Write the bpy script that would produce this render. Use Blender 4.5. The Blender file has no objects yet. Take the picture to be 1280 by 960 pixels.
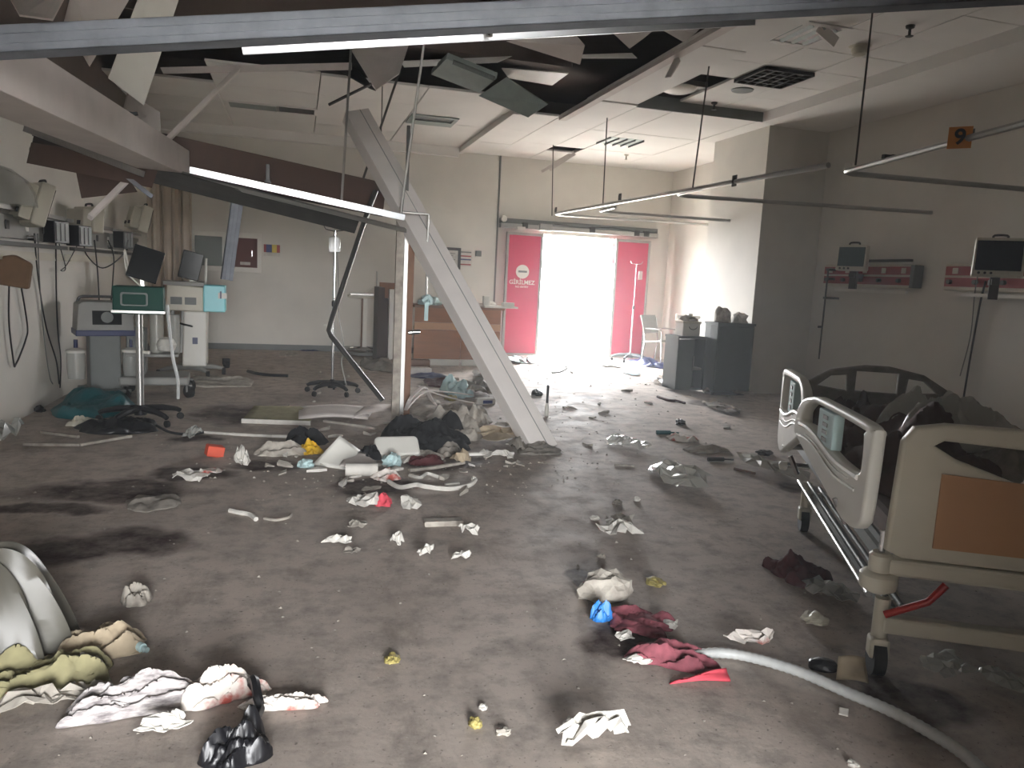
import bpy, bmesh, math, random
from mathutils import Vector, Matrix, noise, Euler
PI = math.pi
random.seed(7)
scn = bpy.context.scene
COL = scn.collection

# ---------------------------------------------------------------- camera
F, CX, CY, HC = 950.0, 640.0, 480.0, 1.4
VP, SL = (372.0, 336.0), 0.05                 # vanishing point of the room's length, slope of the horizon
yd = Vector((VP[0]-CX, CY-VP[1], -F))
def _h(t): return Vector((t, CY-VP[1]-SL*(t-yd.x), -F))
_a = yd.dot(_h(0)); _b = yd.dot(_h(1))-_a
Xc = _h(-_a/_b).normalized(); Yc = yd.normalized(); Zc = Xc.cross(Yc)
RW = Matrix((Xc, Yc, Zc))                     # camera axes to room axes
cam = bpy.data.cameras.new('camera'); camo = bpy.data.objects.new('camera', cam); COL.objects.link(camo)
cam.sensor_fit = 'HORIZONTAL'; cam.sensor_width = 36; cam.lens = 36*F/1280; cam.clip_start = .05; cam.clip_end = 300
camo.matrix_world = Matrix.Translation((0, 0, HC)) @ RW.to_4x4()
scn.camera = camo
CAM = Vector((0, 0, HC))
def _ray(px, py): return RW @ Vector((px-CX, CY-py, -F))
def FL(px, py, z=0.0):                        # point of the room at height z
    r = _ray(px, py); return CAM + r*((z-HC)/r.z)
def AY(px, py, Y): r = _ray(px, py); return CAM + r*(Y/r.y)
def AX(px, py, X): r = _ray(px, py); return CAM + r*(X/r.x)
def MPP(p): return (-(RW.transposed() @ (Vector(p)-CAM)).z)/F      # metres per pixel there

# ---------------------------------------------------------------- light
SKY = 74.0
w = bpy.data.worlds.new('overcast_sky'); scn.world = w; w.use_nodes = True
w.node_tree.nodes['Background'].inputs[0].default_value = (.975, .985, 1, 1)
w.node_tree.nodes['Background'].inputs[1].default_value = SKY
def portal(name, loc, rot, sx, sy):
    l = bpy.data.lights.new(name, 'AREA'); l.shape = 'RECTANGLE'; l.size = sx; l.size_y = sy; l.cycles.is_portal = True
    o = bpy.data.objects.new(name, l); COL.objects.link(o); o.location = loc; o.rotation_euler = rot; return o
portal('door_portal', (5.015, 13.72, 1.13), (-PI/2, 0, 0), 1.5, 2.26)
portal('rear_portal', (.315, -3.72, 1.15), (PI/2, 0, 0), 1.87, 2.3)
vs = scn.view_settings
vs.view_transform = 'Standard'; vs.look = 'None'; vs.gamma = 1; vs.use_curve_mapping = False; vs.exposure = 0.12
scn.cycles.max_bounces = 10; scn.cycles.diffuse_bounces = 7; scn.cycles.glossy_bounces = 4; scn.cycles.transparent_max_bounces = 12
scn.cycles.use_denoising = True; scn.cycles.sample_clamp_indirect = 12

# ---------------------------------------------------------------- materials
def hexc(h):
    o = []
    for i in (0, 2, 4):
        c = int(h[i:i+2], 16)/255; o.append(c/12.92 if c <= .04045 else ((c+.055)/1.055)**2.4)
    return (*o, 1)
MATS = {}
def mat(name, hx, rough=.6, metal=0., var=.25, scale=6., bump=.0, bscale=40., alpha=1., trans=0., hx2=None, stretch=None, spec=.5, lo=.3, hi=.7):
    if name in MATS: return MATS[name]
    m = bpy.data.materials.new(name); m.use_nodes = True; nt = m.node_tree; N = nt.nodes; L = nt.links
    b = N['Principled BSDF']; tc = N.new('ShaderNodeTexCoord'); nz = N.new('ShaderNodeTexNoise')
    nz.inputs['Scale'].default_value = scale; nz.inputs['Detail'].default_value = 6; nz.inputs['Roughness'].default_value = .6
    src = tc.outputs['Object']
    if stretch:
        mp = N.new('ShaderNodeMapping'); mp.inputs['Scale'].default_value = stretch; L.new(src, mp.inputs[0]); src = mp.outputs[0]
    L.new(src, nz.inputs['Vector'])
    mr = N.new('ShaderNodeMapRange'); mr.inputs[1].default_value = lo; mr.inputs[2].default_value = hi; L.new(nz.outputs[0], mr.inputs[0])
    mx = N.new('ShaderNodeMix'); mx.data_type = 'RGBA'
    c = hexc(hx); c2 = hexc(hx2) if hx2 else tuple(v*(1-var) for v in c[:3])+(1,)
    mx.inputs[6].default_value = c; mx.inputs[7].default_value = c2
    L.new(mr.outputs[0], mx.inputs[0]); L.new(mx.outputs[2], b.inputs['Base Color'])
    b.inputs['Roughness'].default_value = rough; b.inputs['Metallic'].default_value = metal
    b.inputs['Specular IOR Level'].default_value = spec
    if alpha < 1: b.inputs['Alpha'].default_value = alpha
    if trans: b.inputs['Transmission Weight'].default_value = trans
    if bump:
        n2 = N.new('ShaderNodeTexNoise'); n2.inputs['Scale'].default_value = bscale; n2.inputs['Detail'].default_value = 4
        L.new(src, n2.inputs['Vector']); bp = N.new('ShaderNodeBump'); bp.inputs['Strength'].default_value = bump; bp.inputs['Distance'].default_value = .02
        L.new(n2.outputs[0], bp.inputs['Height']); L.new(bp.outputs[0], b.inputs['Normal'])
    MATS[name] = m; return m
M = {}
M['wall'] = mat('painted_wall', 'd9d6ce', .6, var=.16, scale=1.1, bump=.05, bscale=60)
M['lobby'] = mat('low_bounce_lobby_grey', '6a645c', .7, var=.2, scale=1.5)  # darkened so the unseen lobby throws less light into the room
M['ceil'] = mat('ceiling_paint', 'e3e1dd', .7, var=.08, scale=1.5)
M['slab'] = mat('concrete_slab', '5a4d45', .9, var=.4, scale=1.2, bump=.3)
M['void'] = mat('plenum_board', '4a3a32', .85, var=.35, scale=2)
M['galv'] = mat('galvanised_steel', '8f939b', .55, .8, var=.3, scale=9)
M['shiny'] = mat('polished_channel', 'c3c6ca', .3, 1., var=.12, scale=12)
M['chrome'] = mat('chrome', 'c8cacc', .18, 1., var=.1)
M['alu'] = mat('aluminium', 'b4b3b0', .35, .85, var=.15, stretch=(30, 30, 2))
M['dkmetal'] = mat('dark_metal', '4b4a48', .45, .7, var=.3)
M['white'] = mat('white_plastic', 'dcdad2', .4, var=.08)
M['cream'] = mat('cream_plastic', 'cdc8b8', .42, var=.1)
M['gyps'] = mat('gypsum_face', 'd5cdc8', .75, var=.14, scale=5, bump=.05)
M['grey'] = mat('grey_plastic', '8f8f8a', .5, var=.15)
M['mgrey'] = mat('mid_grey_metal', '6c706e', .5, var=.2)
M['slate'] = mat('slate_cabinet', '545c5e', .5, var=.12)
M['black'] = mat('black_plastic', '16161a', .4, var=.3)
M['screen'] = mat('dark_screen', '0d1013', .15, var=.1)
M['tscreen'] = mat('teal_grey_screen', '4b5c5e', .25, var=.1)
M['green'] = mat('green_enamel', '0d4238', .6, var=.2, spec=.2)
M['beamw'] = mat('white_gypsum', 'e8e2dd', .7, var=.08, scale=5, bump=.04)
M['cyan'] = mat('cyan_plastic', '7fd6e0', .35, var=.06)
M['navy'] = mat('navy_plastic', '1d2a5c', .4)
M['door'] = mat('crimson_laminate', 'b81f4c', .45, var=.08, scale=2)
M['redpan'] = mat('red_panel', '8c1a20', .4, var=.15)
M['redpl'] = mat('red_lever', 'b01e1c', .4)
M['wood'] = mat('brown_laminate', '9a6238', .45, var=.25, scale=3, stretch=(1, 1, 8))
M['dkwood'] = mat('dark_brown_board', '432c21', .6, var=.3, scale=3, stretch=(4, 4, 1))
M['brown'] = mat('brown_chipboard', '7d5a44', .7, var=.25, scale=8)
M['tan'] = mat('tan_laminate', 'b98d66', .5, var=.12, scale=3)
M['curtain'] = mat('beige_curtain', 'dacdbd', .9, var=.2, scale=3)
M['rubber'] = mat('black_rubber', '1a1a1a', .8)
M['glass'] = mat('dusty_glass', '9aa6a4', .2, var=.1, alpha=.45)
M['paper'] = mat('white_paper', 'd2cec6', .85, var=.2, scale=14)
M['dust'] = mat('dusty_white_cloth', 'b9b3a8', .9, var=.4, scale=12, hx2='857d74')
M['dirty'] = mat('dirty_grey_cloth', '8c857c', .95, var=.4, scale=14)
M['olive'] = mat('olive_cloth', '9a9470', .95, var=.35, scale=10)
M['beige'] = mat('beige_cloth', 'b5a58c', .95, var=.35, scale=10)
M['blkcloth'] = mat('black_cloth', '131317', .95, var=.4, scale=14)
M['dkred'] = mat('dark_red_cloth', '4e1f22', .9, var=.35, scale=12)
M['maroon'] = mat('maroon_cloth', '96525c', .9, var=.4, scale=12, hx2='5a2a32')
M['red'] = mat('red_cloth', 'd04a58', .85, var=.2, scale=16)
M['stained'] = mat('red_stained_cloth', 'd9d1c9', .9, scale=7, hx2='b0544a', lo=.52, hi=.62)
M['stripe'] = mat('striped_cloth', 'd5cfcc', .9, scale=14, hx2='5d5658', stretch=(1, 9, 4))
M['blue'] = mat('blue_nitrile', '2f7fd0', .5, var=.35, scale=20)
M['teal'] = mat('teal_plastic', '1d5f66', .5)
M['yellow'] = mat('yellow_rubber', 'd8ac22', .5, var=.3, scale=20)
M['mint'] = mat('pale_cyan_paper', 'b6cfd0', .7, var=.1)
M['orange'] = mat('orange_card', 'd6553a', .6, var=.15)
M['khaki'] = mat('khaki_wrapper', 'a99c5e', .6, var=.4, scale=20)
M['film'] = mat('clear_plastic_film', 'd4d6d0', .18, var=.1, alpha=.42)
M['filmw'] = mat('cloudy_plastic_film', 'c9c8be', .22, var=.12, alpha=.7)
M['sheeting'] = mat('grey_plastic_sheeting', '6d6a60', .36, var=.2, alpha=.72)
M['tubew'] = mat('white_hose', 'c2c4c2', .45, var=.15, scale=30)
M['duvet'] = mat('brown_blanket', '5f4c44', .95, var=.35, scale=9)
M['sign'] = mat('orange_sign', 'c47a2a', .6, var=.1)
M['ink'] = mat('black_ink', '141414', .7)
M['yell'] = mat('yellow_print', 'd6c14a', .6); M['blu'] = mat('blue_print', '2c3c78', .6); M['rd'] = mat('red_print', 'a03030', .6)
M['silver'] = mat('silver_paint', 'a7a7a3', .4, .5)
M['concrete_out'] = mat('outdoor_concrete', 'c9c6bf', .9, var=.1, scale=.6)
M['ceilvent'] = mat('grey_diffuser', '8b9490', .55, var=.2)
M['reddk'] = mat('red_brown_cupboard', '5e2418', .6, var=.2)
M['amber'] = mat('hessian', '7a6048', .9, var=.3)

def floor_material():
    m = bpy.data.materials.new('dusty_concrete_floor'); m.use_nodes = True; nt = m.node_tree; N = nt.nodes; L = nt.links
    b = N['Principled BSDF']; tc = N.new('ShaderNodeTexCoord'); P = tc.outputs['Object']
    def nz(s, d=6, r=.6, st=None):
        n = N.new('ShaderNodeTexNoise'); n.inputs['Scale'].default_value = s; n.inputs['Detail'].default_value = d; n.inputs['Roughness'].default_value = r
        v = P
        if st:
            mp = N.new('ShaderNodeMapping'); mp.inputs['Scale'].default_value = st; L.new(P, mp.inputs[0]); v = mp.outputs[0]
        L.new(v, n.inputs['Vector']); return n.outputs[0]
    def rng(v, a, c, lo=0, hi=1):
        r = N.new('ShaderNodeMapRange'); r.inputs[1].default_value = a; r.inputs[2].default_value = c; r.inputs[3].default_value = lo; r.inputs[4].default_value = hi
        L.new(v, r.inputs[0]); return r.outputs[0]
    def mix(f, a, c):
        x = N.new('ShaderNodeMix'); x.data_type = 'RGBA'
        if isinstance(f, float): x.inputs[0].default_value = f
        else: L.new(f, x.inputs[0])
        for i, v in ((6, a), (7, c)):
            if isinstance(v, tuple): x.inputs[i].default_value = v
            else: L.new(v, x.inputs[i])
        return x.outputs[2]
    def math_(op, a, c):
        x = N.new('ShaderNodeMath'); x.operation = op
        for i, v in ((0, a), (1, c)):
            if isinstance(v, (int, float)): x.inputs[i].default_value = v
            else: L.new(v, x.inputs[i])
        return x.outputs[0]
    col = mix(rng(nz(.9), .35, .65), hexc('bfb3a9'), hexc('aa9f96'))
    col = mix(rng(nz(7, 8, .7), .45, .7), col, hexc('8a827b'))
    col = mix(rng(nz(60, 3), .62, .72), col, hexc('6f6861'))
    col = mix(rng(nz(2.2, 8, .7, (1.6, .5, 1)), .55, .75), col, hexc('857a70'))
    # dried dark stains: centre, half sizes, strength
    stains = []
    for px, py, wpx, hpx in ((140, 612, 240, 26), (60, 636, 170, 16), (170, 680, 160, 44), (60, 690, 200, 40), (290, 517, 100, 24), (235, 592, 110, 18), (345, 583, 90, 14), (470, 606, 130, 26),
                             (560, 578, 120, 26), (790, 800, 110, 60), (738, 722, 50, 16), (1150, 880, 180, 70), (880, 505, 40, 6), (735, 497, 40, 6), (1000, 610, 60, 16), (250, 548, 60, 8)):
        c = FL(px, py); s = MPP(c); d0 = FL(px, py+hpx/2); d1 = FL(px, py-hpx/2)
        stains.append((c.x, c.y, wpx*s/2, (d1-d0).length/2))
    dn = N.new('ShaderNodeTexNoise'); dn.inputs['Scale'].default_value = 2.4; dn.inputs['Detail'].default_value = 6; L.new(P, dn.inputs['Vector'])
    sub = N.new('ShaderNodeVectorMath'); sub.operation = 'SUBTRACT'; sub.inputs[1].default_value = (.5, .5, .5); L.new(dn.outputs[1], sub.inputs[0])
    sc_ = N.new('ShaderNodeVectorMath'); sc_.operation = 'SCALE'; sc_.inputs['Scale'].default_value = .55; L.new(sub.outputs[0], sc_.inputs[0])
    ad = N.new('ShaderNodeVectorMath'); ad.operation = 'ADD'; L.new(P, ad.inputs[0]); L.new(sc_.outputs[0], ad.inputs[1])
    tot = None
    for cx, cy, rx, ry in stains:
        s1 = N.new('ShaderNodeVectorMath'); s1.operation = 'SUBTRACT'; s1.inputs[1].default_value = (cx, cy, 0); L.new(ad.outputs[0], s1.inputs[0])
        s2 = N.new('ShaderNodeVectorMath'); s2.operation = 'MULTIPLY'; s2.inputs[1].default_value = (1/rx, 1/ry, 0); L.new(s1.outputs[0], s2.inputs[0])
        ln = N.new('ShaderNodeVectorMath'); ln.operation = 'LENGTH'; L.new(s2.outputs[0], ln.inputs[0])
        v = rng(ln.outputs['Value'], .7, 1.1, 1, 0)
        tot = v if tot is None else math_('MAXIMUM', tot, v)
    f = math_('MULTIPLY', tot, rng(nz(5, 8, .7), .3, .6, .45, 1.))
    col = mix(f, col, hexc('33201c'))
    L.new(col, b.inputs['Base Color'])
    L.new(rng(nz(3.5, 6), .3, .7, .66, .88), b.inputs['Roughness'])
    b.inputs['Specular IOR Level'].default_value = .32
    bp = N.new('ShaderNodeBump'); bp.inputs['Strength'].default_value = .25; bp.inputs['Distance'].default_value = .01
    L.new(nz(25, 8, .65), bp.inputs['Height']); L.new(bp.outputs[0], b.inputs['Normal'])
    return m
M['floor'] = floor_material()

# ---------------------------------------------------------------- mesh helpers
class MB:
    def __init__(s): s.v = []; s.f = []
    def add(s, vs_, fs):
        o = len(s.v); s.v += [Vector(v) for v in vs_]; s.f += [tuple(i+o for i in f) for f in fs]; return s
    def box(s, c, size, rot=None):
        R = rot if rot is not None else Matrix.Identity(3); c = Vector(c); h = [x/2 for x in size]
        vv = [c + R @ Vector((sx*h[0], sy*h[1], sz*h[2])) for sx in (-1, 1) for sy in (-1, 1) for sz in (-1, 1)]
        return s.add(vv, [(0, 1, 3, 2), (4, 6, 7, 5), (0, 4, 5, 1), (2, 3, 7, 6), (0, 2, 6, 4), (1, 5, 7, 3)])
    def bb(s, a, b):
        return s.box([(a[i]+b[i])/2 for i in range(3)], [abs(b[i]-a[i]) for i in range(3)])
    def beam(s, p0, p1, w_, h_, up=(0, 0, 1)):          # box along p0-p1, h_ along up
        p0 = Vector(p0); p1 = Vector(p1); d = (p1-p0); y = d.normalized(); x = y.cross(Vector(up)).normalized(); z = x.cross(y)
        return s.box((p0+p1)/2, (w_, d.length, h_), Matrix((x, y, z)).transposed())
    def tube(s, pts, r, n=8, caps=True):
        pts = [Vector(p) for p in pts]; rs = r if isinstance(r, (list, tuple)) else [r]*len(pts); o = len(s.v); prev = None
        for i, p in enumerate(pts):
            t = (pts[min(i+1, len(pts)-1)]-pts[max(i-1, 0)]).normalized()
            if prev is None: u = t.orthogonal().normalized()
            else: u = (prev - t*prev.dot(t)).normalized()
            prev = u; v = t.cross(u)
            for k in range(n): a = 2*PI*k/n; s.v.append(p + (u*math.cos(a)+v*math.sin(a))*rs[i])
        for i in range(len(pts)-1):
            for k in range(n):
                a = o+i*n+k; b = o+i*n+(k+1) % n; s.f.append((a, b, b+n, a+n))
        if caps: s.f.append(tuple(o+k for k in reversed(range(n)))); e = o+(len(pts)-1)*n; s.f.append(tuple(e+k for k in range(n)))
        return s
    def cyl(s, p0, p1, r0, r1=None, n=16): return s.tube([p0, p1], [r0, r0 if r1 is None else r1], n)
    def lathe(s, prof, n=20, c=(0, 0, 0)):
        o = len(s.v); c = Vector(c)
        for r, z in prof:
            for k in range(n): a = 2*PI*k/n; s.v.append(c+Vector((r*math.cos(a), r*math.sin(a), z)))
        for i in range(len(prof)-1):
            for k in range(n): a = o+i*n+k; b = o+i*n+(k+1) % n; s.f.append((a, b, b+n, a+n))
        s.f.append(tuple(o+k for k in reversed(range(n)))); e = o+(len(prof)-1)*n; s.f.append(tuple(e+k for k in range(n)))
        return s
    def prism(s, poly, a, b, axis='y'):                 # 2D outline pushed from a to b along an axis
        n = len(poly)
        g = {'y': lambda p, t: (p[0], t, p[1]), 'x': lambda p, t: (t, p[0], p[1]), 'z': lambda p, t: (p[0], p[1], t)}[axis]
        vv = [g(p, a) for p in poly]+[g(p, b) for p in poly]
        return s.add(vv, [tuple(range(n)), tuple(range(2*n-1, n-1, -1))]+[(i, i+n, (i+1) % n+n, (i+1) % n) for i in range(n)])
    def build(s, name, m, parent=None, smooth=False, bevel=0., loc=None, rot=None, label=None):
        me = bpy.data.meshes.new(name); me.from_pydata([tuple(v) for v in s.v], [], s.f)
        bm = bmesh.new(); bm.from_mesh(me); bmesh.ops.recalc_face_normals(bm, faces=bm.faces); bm.to_mesh(me); bm.free()
        return link(name, me, m, parent, smooth, bevel, loc, rot, label)
def link(name, me, m, parent=None, smooth=False, bevel=0., loc=None, rot=None, label=None):
    me.materials.clear(); me.materials.append(M[m] if isinstance(m, str) else m)
    if smooth:
        me.polygons.foreach_set('use_smooth', [True]*len(me.polygons)); me.set_sharp_from_angle(angle=math.radians(40))
    o = bpy.data.objects.new(name, me); COL.objects.link(o)
    if parent: o.parent = parent
    if loc is not None: o.location = loc
    if rot is not None: o.rotation_euler = rot
    if bevel:
        b = o.modifiers.new('bevel', 'BEVEL'); b.width = bevel; b.segments = 2; b.limit_method = 'ANGLE'
    if label: o['label'] = label
    return o
def tag(o, label, cat, group=None, kind=None):
    o['label'] = label; o['category'] = cat
    if group: o['group'] = group
    if kind: o['kind'] = kind
    return o
def thing(name, label, cat, loc=(0, 0, 0), rz=0., group=None):
    o = bpy.data.objects.new(name, None); COL.objects.link(o); o.location = loc; o.rotation_euler = (0, 0, rz); o.empty_display_size = .1
    return tag(o, label, cat, group)
def struct(o, label=None, cat=None):
    o['kind'] = 'structure'
    if label: o['label'] = label
    if cat: o['category'] = cat
    return o
def plate(name, outer, holes, t, m, parent=None, bevel=.008, X=Matrix.Identity(4), **k):   # flat board with holes, thickness t
    c = bpy.data.curves.new(name, 'CURVE'); c.dimensions = '2D'; c.fill_mode = 'BOTH'; c.extrude = max(t/2-bevel, .0005); c.bevel_depth = bevel; c.bevel_resolution = 2
    c.offset = -bevel
    for pts in [outer]+holes:
        s = c.splines.new('POLY'); s.points.add(len(pts)-1)
        for i, p in enumerate(pts): s.points[i].co = (p[0], p[1], 0, 1)
        s.use_cyclic_u = True
    tmp = bpy.data.objects.new('tmp', c); COL.objects.link(tmp); dg = bpy.context.evaluated_depsgraph_get()
    me = bpy.data.meshes.new_from_object(tmp.evaluated_get(dg)); bpy.data.objects.remove(tmp); bpy.data.curves.remove(c)
    me.transform(X); me.name = name
    return link(name, me, m, parent, smooth=True, **k)
def text(name, body, size, m, parent, loc, rot, align='CENTER', extrude=.001, sx=1.):
    c = bpy.data.curves.new(name, 'FONT'); c.body = body; c.size = size; c.extrude = extrude; c.align_x = align; c.align_y = 'CENTER'; c.offset = size*.025
    tmp = bpy.data.objects.new('tmp', c); COL.objects.link(tmp); dg = bpy.context.evaluated_depsgraph_get()
    me = bpy.data.meshes.new_from_object(tmp.evaluated_get(dg)); bpy.data.objects.remove(tmp); me.name = name
    return link(name, me, m, parent, loc=loc, rot=rot)
def smooth_path(pts, n=6):
    pts = [Vector(p) for p in pts]; out = []
    for i in range(len(pts)-1):
        p0 = pts[max(i-1, 0)]; p1 = pts[i]; p2 = pts[i+1]; p3 = pts[min(i+2, len(pts)-1)]
        for k in range(n):
            t = k/n; out.append(.5*((2*p1)+(p2-p0)*t+(2*p0-5*p1+4*p2-p3)*t*t+(3*p1-p0-3*p2+p3)*t**3))
    return out+[pts[-1]]
def rect(x0, y0, x1, y1, r=0, n=4):
    if not r: return [(x0, y0), (x1, y0), (x1, y1), (x0, y1)]
    o = []
    for cx, cy, a in ((x1-r, y0+r, -90), (x1-r, y1-r, 0), (x0+r, y1-r, 90), (x0+r, y0+r, 180)):
        for k in range(n+1): t = math.radians(a+90*k/n); o.append((cx+r*math.cos(t), cy+r*math.sin(t)))
    return o
ROTV = (PI/2, 0, 0)          # local xy plate stood up, front towards -y
UPX = Matrix.Rotation(PI/2, 4, 'X')

# ================================================================ THE ROOM
XL, XR, YF, YB, ZC = -2.28, 6.9, 13.6, -3.7, 3.6
LX0, LX1, LY0, LY1, LZ = -.62, 1.25, .5, .4, 2.3
ZS = 4.6
struct(MB().bb((XL-.2, YB-.2, -.15), (XR+.2, YF+.2, 0)).build('floor', 'floor'), 'dusty grey concrete floor with dark stains')
struct(MB().bb((XL-.2, YB, 0), (XL, YF, 3.05)).build('wall_left', 'wall'), 'pale wall on the left behind the equipment')
struct(MB().bb((XL-.2, YB, 3.05), (XL, YF, ZS)).bb((XL, YF-.02, ZC+.08), (XR, YF, ZS)).build('wall_void', 'slab'), 'unpainted upper wall, coloured dark for the shaded void')  # dark slab colour starts below the ceiling to stand in for void shade
struct(MB().bb((XR, YB, 0), (XR+.2, YF, ZS)).build('wall_right', 'wall'), 'pale wall behind the hospital bed')
DX0, DX1, DZ = 4.27, 5.76, 2.26
struct(MB().bb((XL-.2, YF, 0), (DX0, YF+.2, ZS)).bb((DX1, YF, 0), (XR+.2, YF+.2, ZS)).bb((DX0, YF, DZ), (DX1, YF+.2, ZS)).build('wall_far', 'wall'), 'far wall with the open sliding doorway')
# unseen lobby added behind the camera; its walls narrow the daylight to a beam
struct(MB().bb((XL-.2, YB, 0), (LX0, LY0, ZS)).build('wall_rear_added_left', 'lobby'), 'added unseen wall to the left behind the camera, trimming the rear daylight')
struct(MB().bb((LX1, YB, 0), (XR+.2, LY1, ZS)).build('wall_rear_added_right', 'lobby'), 'added unseen wall to the right behind the camera, shading the bed')
struct(MB().bb((LX0, YB, LZ), (LX1, YB+.2, ZS)).build('wall_rear', 'lobby'), 'added unseen lintel over the daylit opening behind the camera')
struct(MB().bb((5.97, 9.12, 0), (XR, 10.5, ZC)).build('wall_column', 'wall'), 'square wall column behind the slate cabinets', 'column')
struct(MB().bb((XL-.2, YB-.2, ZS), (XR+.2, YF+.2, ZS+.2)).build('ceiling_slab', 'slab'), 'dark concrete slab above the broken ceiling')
struct(MB().bb((-40, YF+.2, -.15), (50, 60, -.02)).bb((-40, -50, -.15), (50, YB-.2, -.02)).build('ground', 'concrete_out'), 'pale ground outside the doorways')
struct(MB().bb((XL, 11.9, 0), (XL+.02, YF, .1)).bb((XL, YF-.02, 0), (3.4, YF, .1)).build('baseboard_far', 'mgrey'), 'grey skirting along the far wall')
struct(MB().bb((3.46, YF-.012, 2.5), (3.49, YF, ZC)).bb((3.46, YF-.012, 0), (3.49, YF, 2.5)).build('trim_1', 'mgrey'), 'dark joint running up the far wall beside the door')

# ceiling: boards with their own edges
ceil = struct(MB().bb((3.36, 8.9, ZC-.03), (3.97, 9.0, ZC)).build('ceiling', 'ceil'), 'suspended ceiling of white boards, partly fallen')
HOLES = [(XL, 9.0, -1.1, 10.0), (2.75, 8.0, 3.34, 10.0), (4.0, 8.3, 4.55, 9.0), (4.0, 12.15, 4.5, 12.6)]
tile_cache = {}
def tile(x0, y0, x1, y1, z, tilt=(0, 0)):
    k = (round(x1-x0, 3), round(y1-y0, 3))
    if k not in tile_cache:
        a, b = (x1-x0)/2-.004, (y1-y0)/2-.004
        mb = MB(); vv = [(-a, -b, 0), (a, -b, 0), (a, b, 0), (-a, b, 0)]
        mb.add([(x*.992, y*.992, 0) for x, y, _ in vv]+[(x, y, .008) for x, y, _ in vv]+[(x, y, .03) for x, y, _ in vv],
               [(0, 1, 2, 3)]+[(i, i+4, (i+1) % 4+4, (i+1) % 4) for i in range(4)]+[(i+4, i+8, (i+1) % 4+8, (i+1) % 4+4) for i in range(4)]+[(11, 10, 9, 8)])
        o = mb.build('ceiling_panel', 'ceil', ceil); tile_cache[k] = o.data
    else:
        o = bpy.data.objects.new('ceiling_panel', tile_cache[k]); COL.objects.link(o); o.parent = ceil
    o.location = ((x0+x1)/2, (y0+y1)/2, z); o.rotation_euler = (tilt[0], tilt[1], 0)
def overlaps(x0, y0, x1, y1): return any(min(x1, h[2])-max(x0, h[0]) > .05 and min(y1, h[3])-max(y0, h[1]) > .05 for h in HOLES)
def zone(x0, x1, y0, y1, z, nx, ny, jit=.0):
    for i in range(nx):
        for j in range(ny):
            a, b = x0+(x1-x0)*i/nx, x0+(x1-x0)*(i+1)/nx; c, d = y0+(y1-y0)*j/ny, y0+(y1-y0)*(j+1)/ny
            if not overlaps(a, c, b, d): tile(a, c, b, d, z+random.uniform(-jit, jit), (random.uniform(-jit, jit)*.6, random.uniform(-jit, jit)*.6))
zone(XL, 2.75, 9.45, YF, ZC+.03, 4, 4, .006)            # boards at the far left
zone(2.75, 3.34, 10.0, YF, ZC-.02, 1, 3, .004)
zone(3.34, 4.0, 9.0, YF, ZC-.02, 1, 3, .004)
zone(4.0, 4.5, 9.0, 12.15, ZC-.02, 1, 2, .003); zone(4.0, 4.5, 12.6, YF, ZC-.02, 1, 1, .003)
zone(4.5, 6.9, 9.0, YF, ZC-.02, 2, 3, .003)
zone(3.97, 5.78, .4, 9.0, ZC+.1, 3, 14, .003)          # recessed tiles over the beds
zone(3.34, 3.97, .4, 9.0, ZC-.02, 1, 7, .006)         # lowered strip
struct(MB().bb((5.78, .4, ZC-.02), (XR, 9.0, ZC+.14)).build('trim_2', 'ceil'), 'lowered plaster border above the right wall')
struct(MB().bb((3.97, 9.0, ZC-.02), (5.78, 9.03, ZC+.14)).build('trim_3', 'mgrey'), 'grey step face between ceiling levels')
struct(MB().bb((2.70, 10.0, ZC-.05), (2.78, YF, ZC+.06)).build('trim_4', 'ceil'), 'step in the far ceiling')
struct(MB().box((3.40, 6.6, ZC-.03), (.1, 6.9, .05)).build('trim_5', 'gyps'), 'torn edge profile of the ceiling strip')
struct(MB().bb((XL, YF-.12, ZC-.12), (2.7, YF, ZC+.05)).build('trim_6', 'ceil'), 'plaster cornice above the far wall')
# ducts and hangers in the void
struct(MB().bb((-2.2, 9.2, 4.0), (3.2, 9.35, 4.6)).build('ceiling_downstand', 'slab'), 'brown downstand beam in the open void')
o = MB().bb((1.2, 5.2, 4.05), (3.2, 5.8, 4.45)).build('ventilation_duct', 'galv'); tag(o, 'grey sheet-metal duct up in the open ceiling void', 'duct')

# ---------------------------------------------------------------- sliding doors
def leaf(name, x0, x1, y, label):
    r = bpy.data.objects.new(name, None); COL.objects.link(r); r.location = ((x0+x1)/2, y, 0); struct(r, label, 'door')
    hw = (x1-x0)/2
    MB().bb((-hw+.045, -.015, .06), (hw-.045, .015, 2.2)).build('door_panel', 'door', r)
    MB().bb((-hw, -.03, .02), (-hw+.045, .03, 2.25)).bb((hw-.045, -.03, .02), (hw, .03, 2.25)).bb((-hw+.045, -.03, .02), (hw-.045, .03, .06)).bb((-hw+.045, -.03, 2.2), (hw-.045, .03, 2.25)).build('door_frame', 'silver', r, bevel=.004)
    return r
dl = leaf('door_1', 3.62, 4.31, 13.46, 'red sliding door leaf with white no-entry sign')
MB().cyl((-.02, -.016, 1.55), (-.02, -.022, 1.55), .125, n=32).build('sign_disc', 'white', dl)
MB().bb((-.1, -.026, 1.535), (.065, -.022, 1.57)).build('sign_bar', 'slate', dl)
text('sign_text', 'GİRİLMEZ', .105, 'white', dl, (-.02, -.019, 1.355), ROTV)
text('sign_text', 'NO ENTRY', .05, 'white', dl, (-.02, -.019, 1.275), ROTV)
leaf('door_2', 5.72, 6.43, 13.4, 'plain red sliding door leaf behind the drip stand')
h = thing('door_track', 'exposed sliding-door motor and track above the doorway', 'door track', (0, 13.5, 2.3))
MB().bb((3.5, -.06, .02), (6.6, .09, .1)).build('rail', 'alu', h, bevel=.005)
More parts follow.
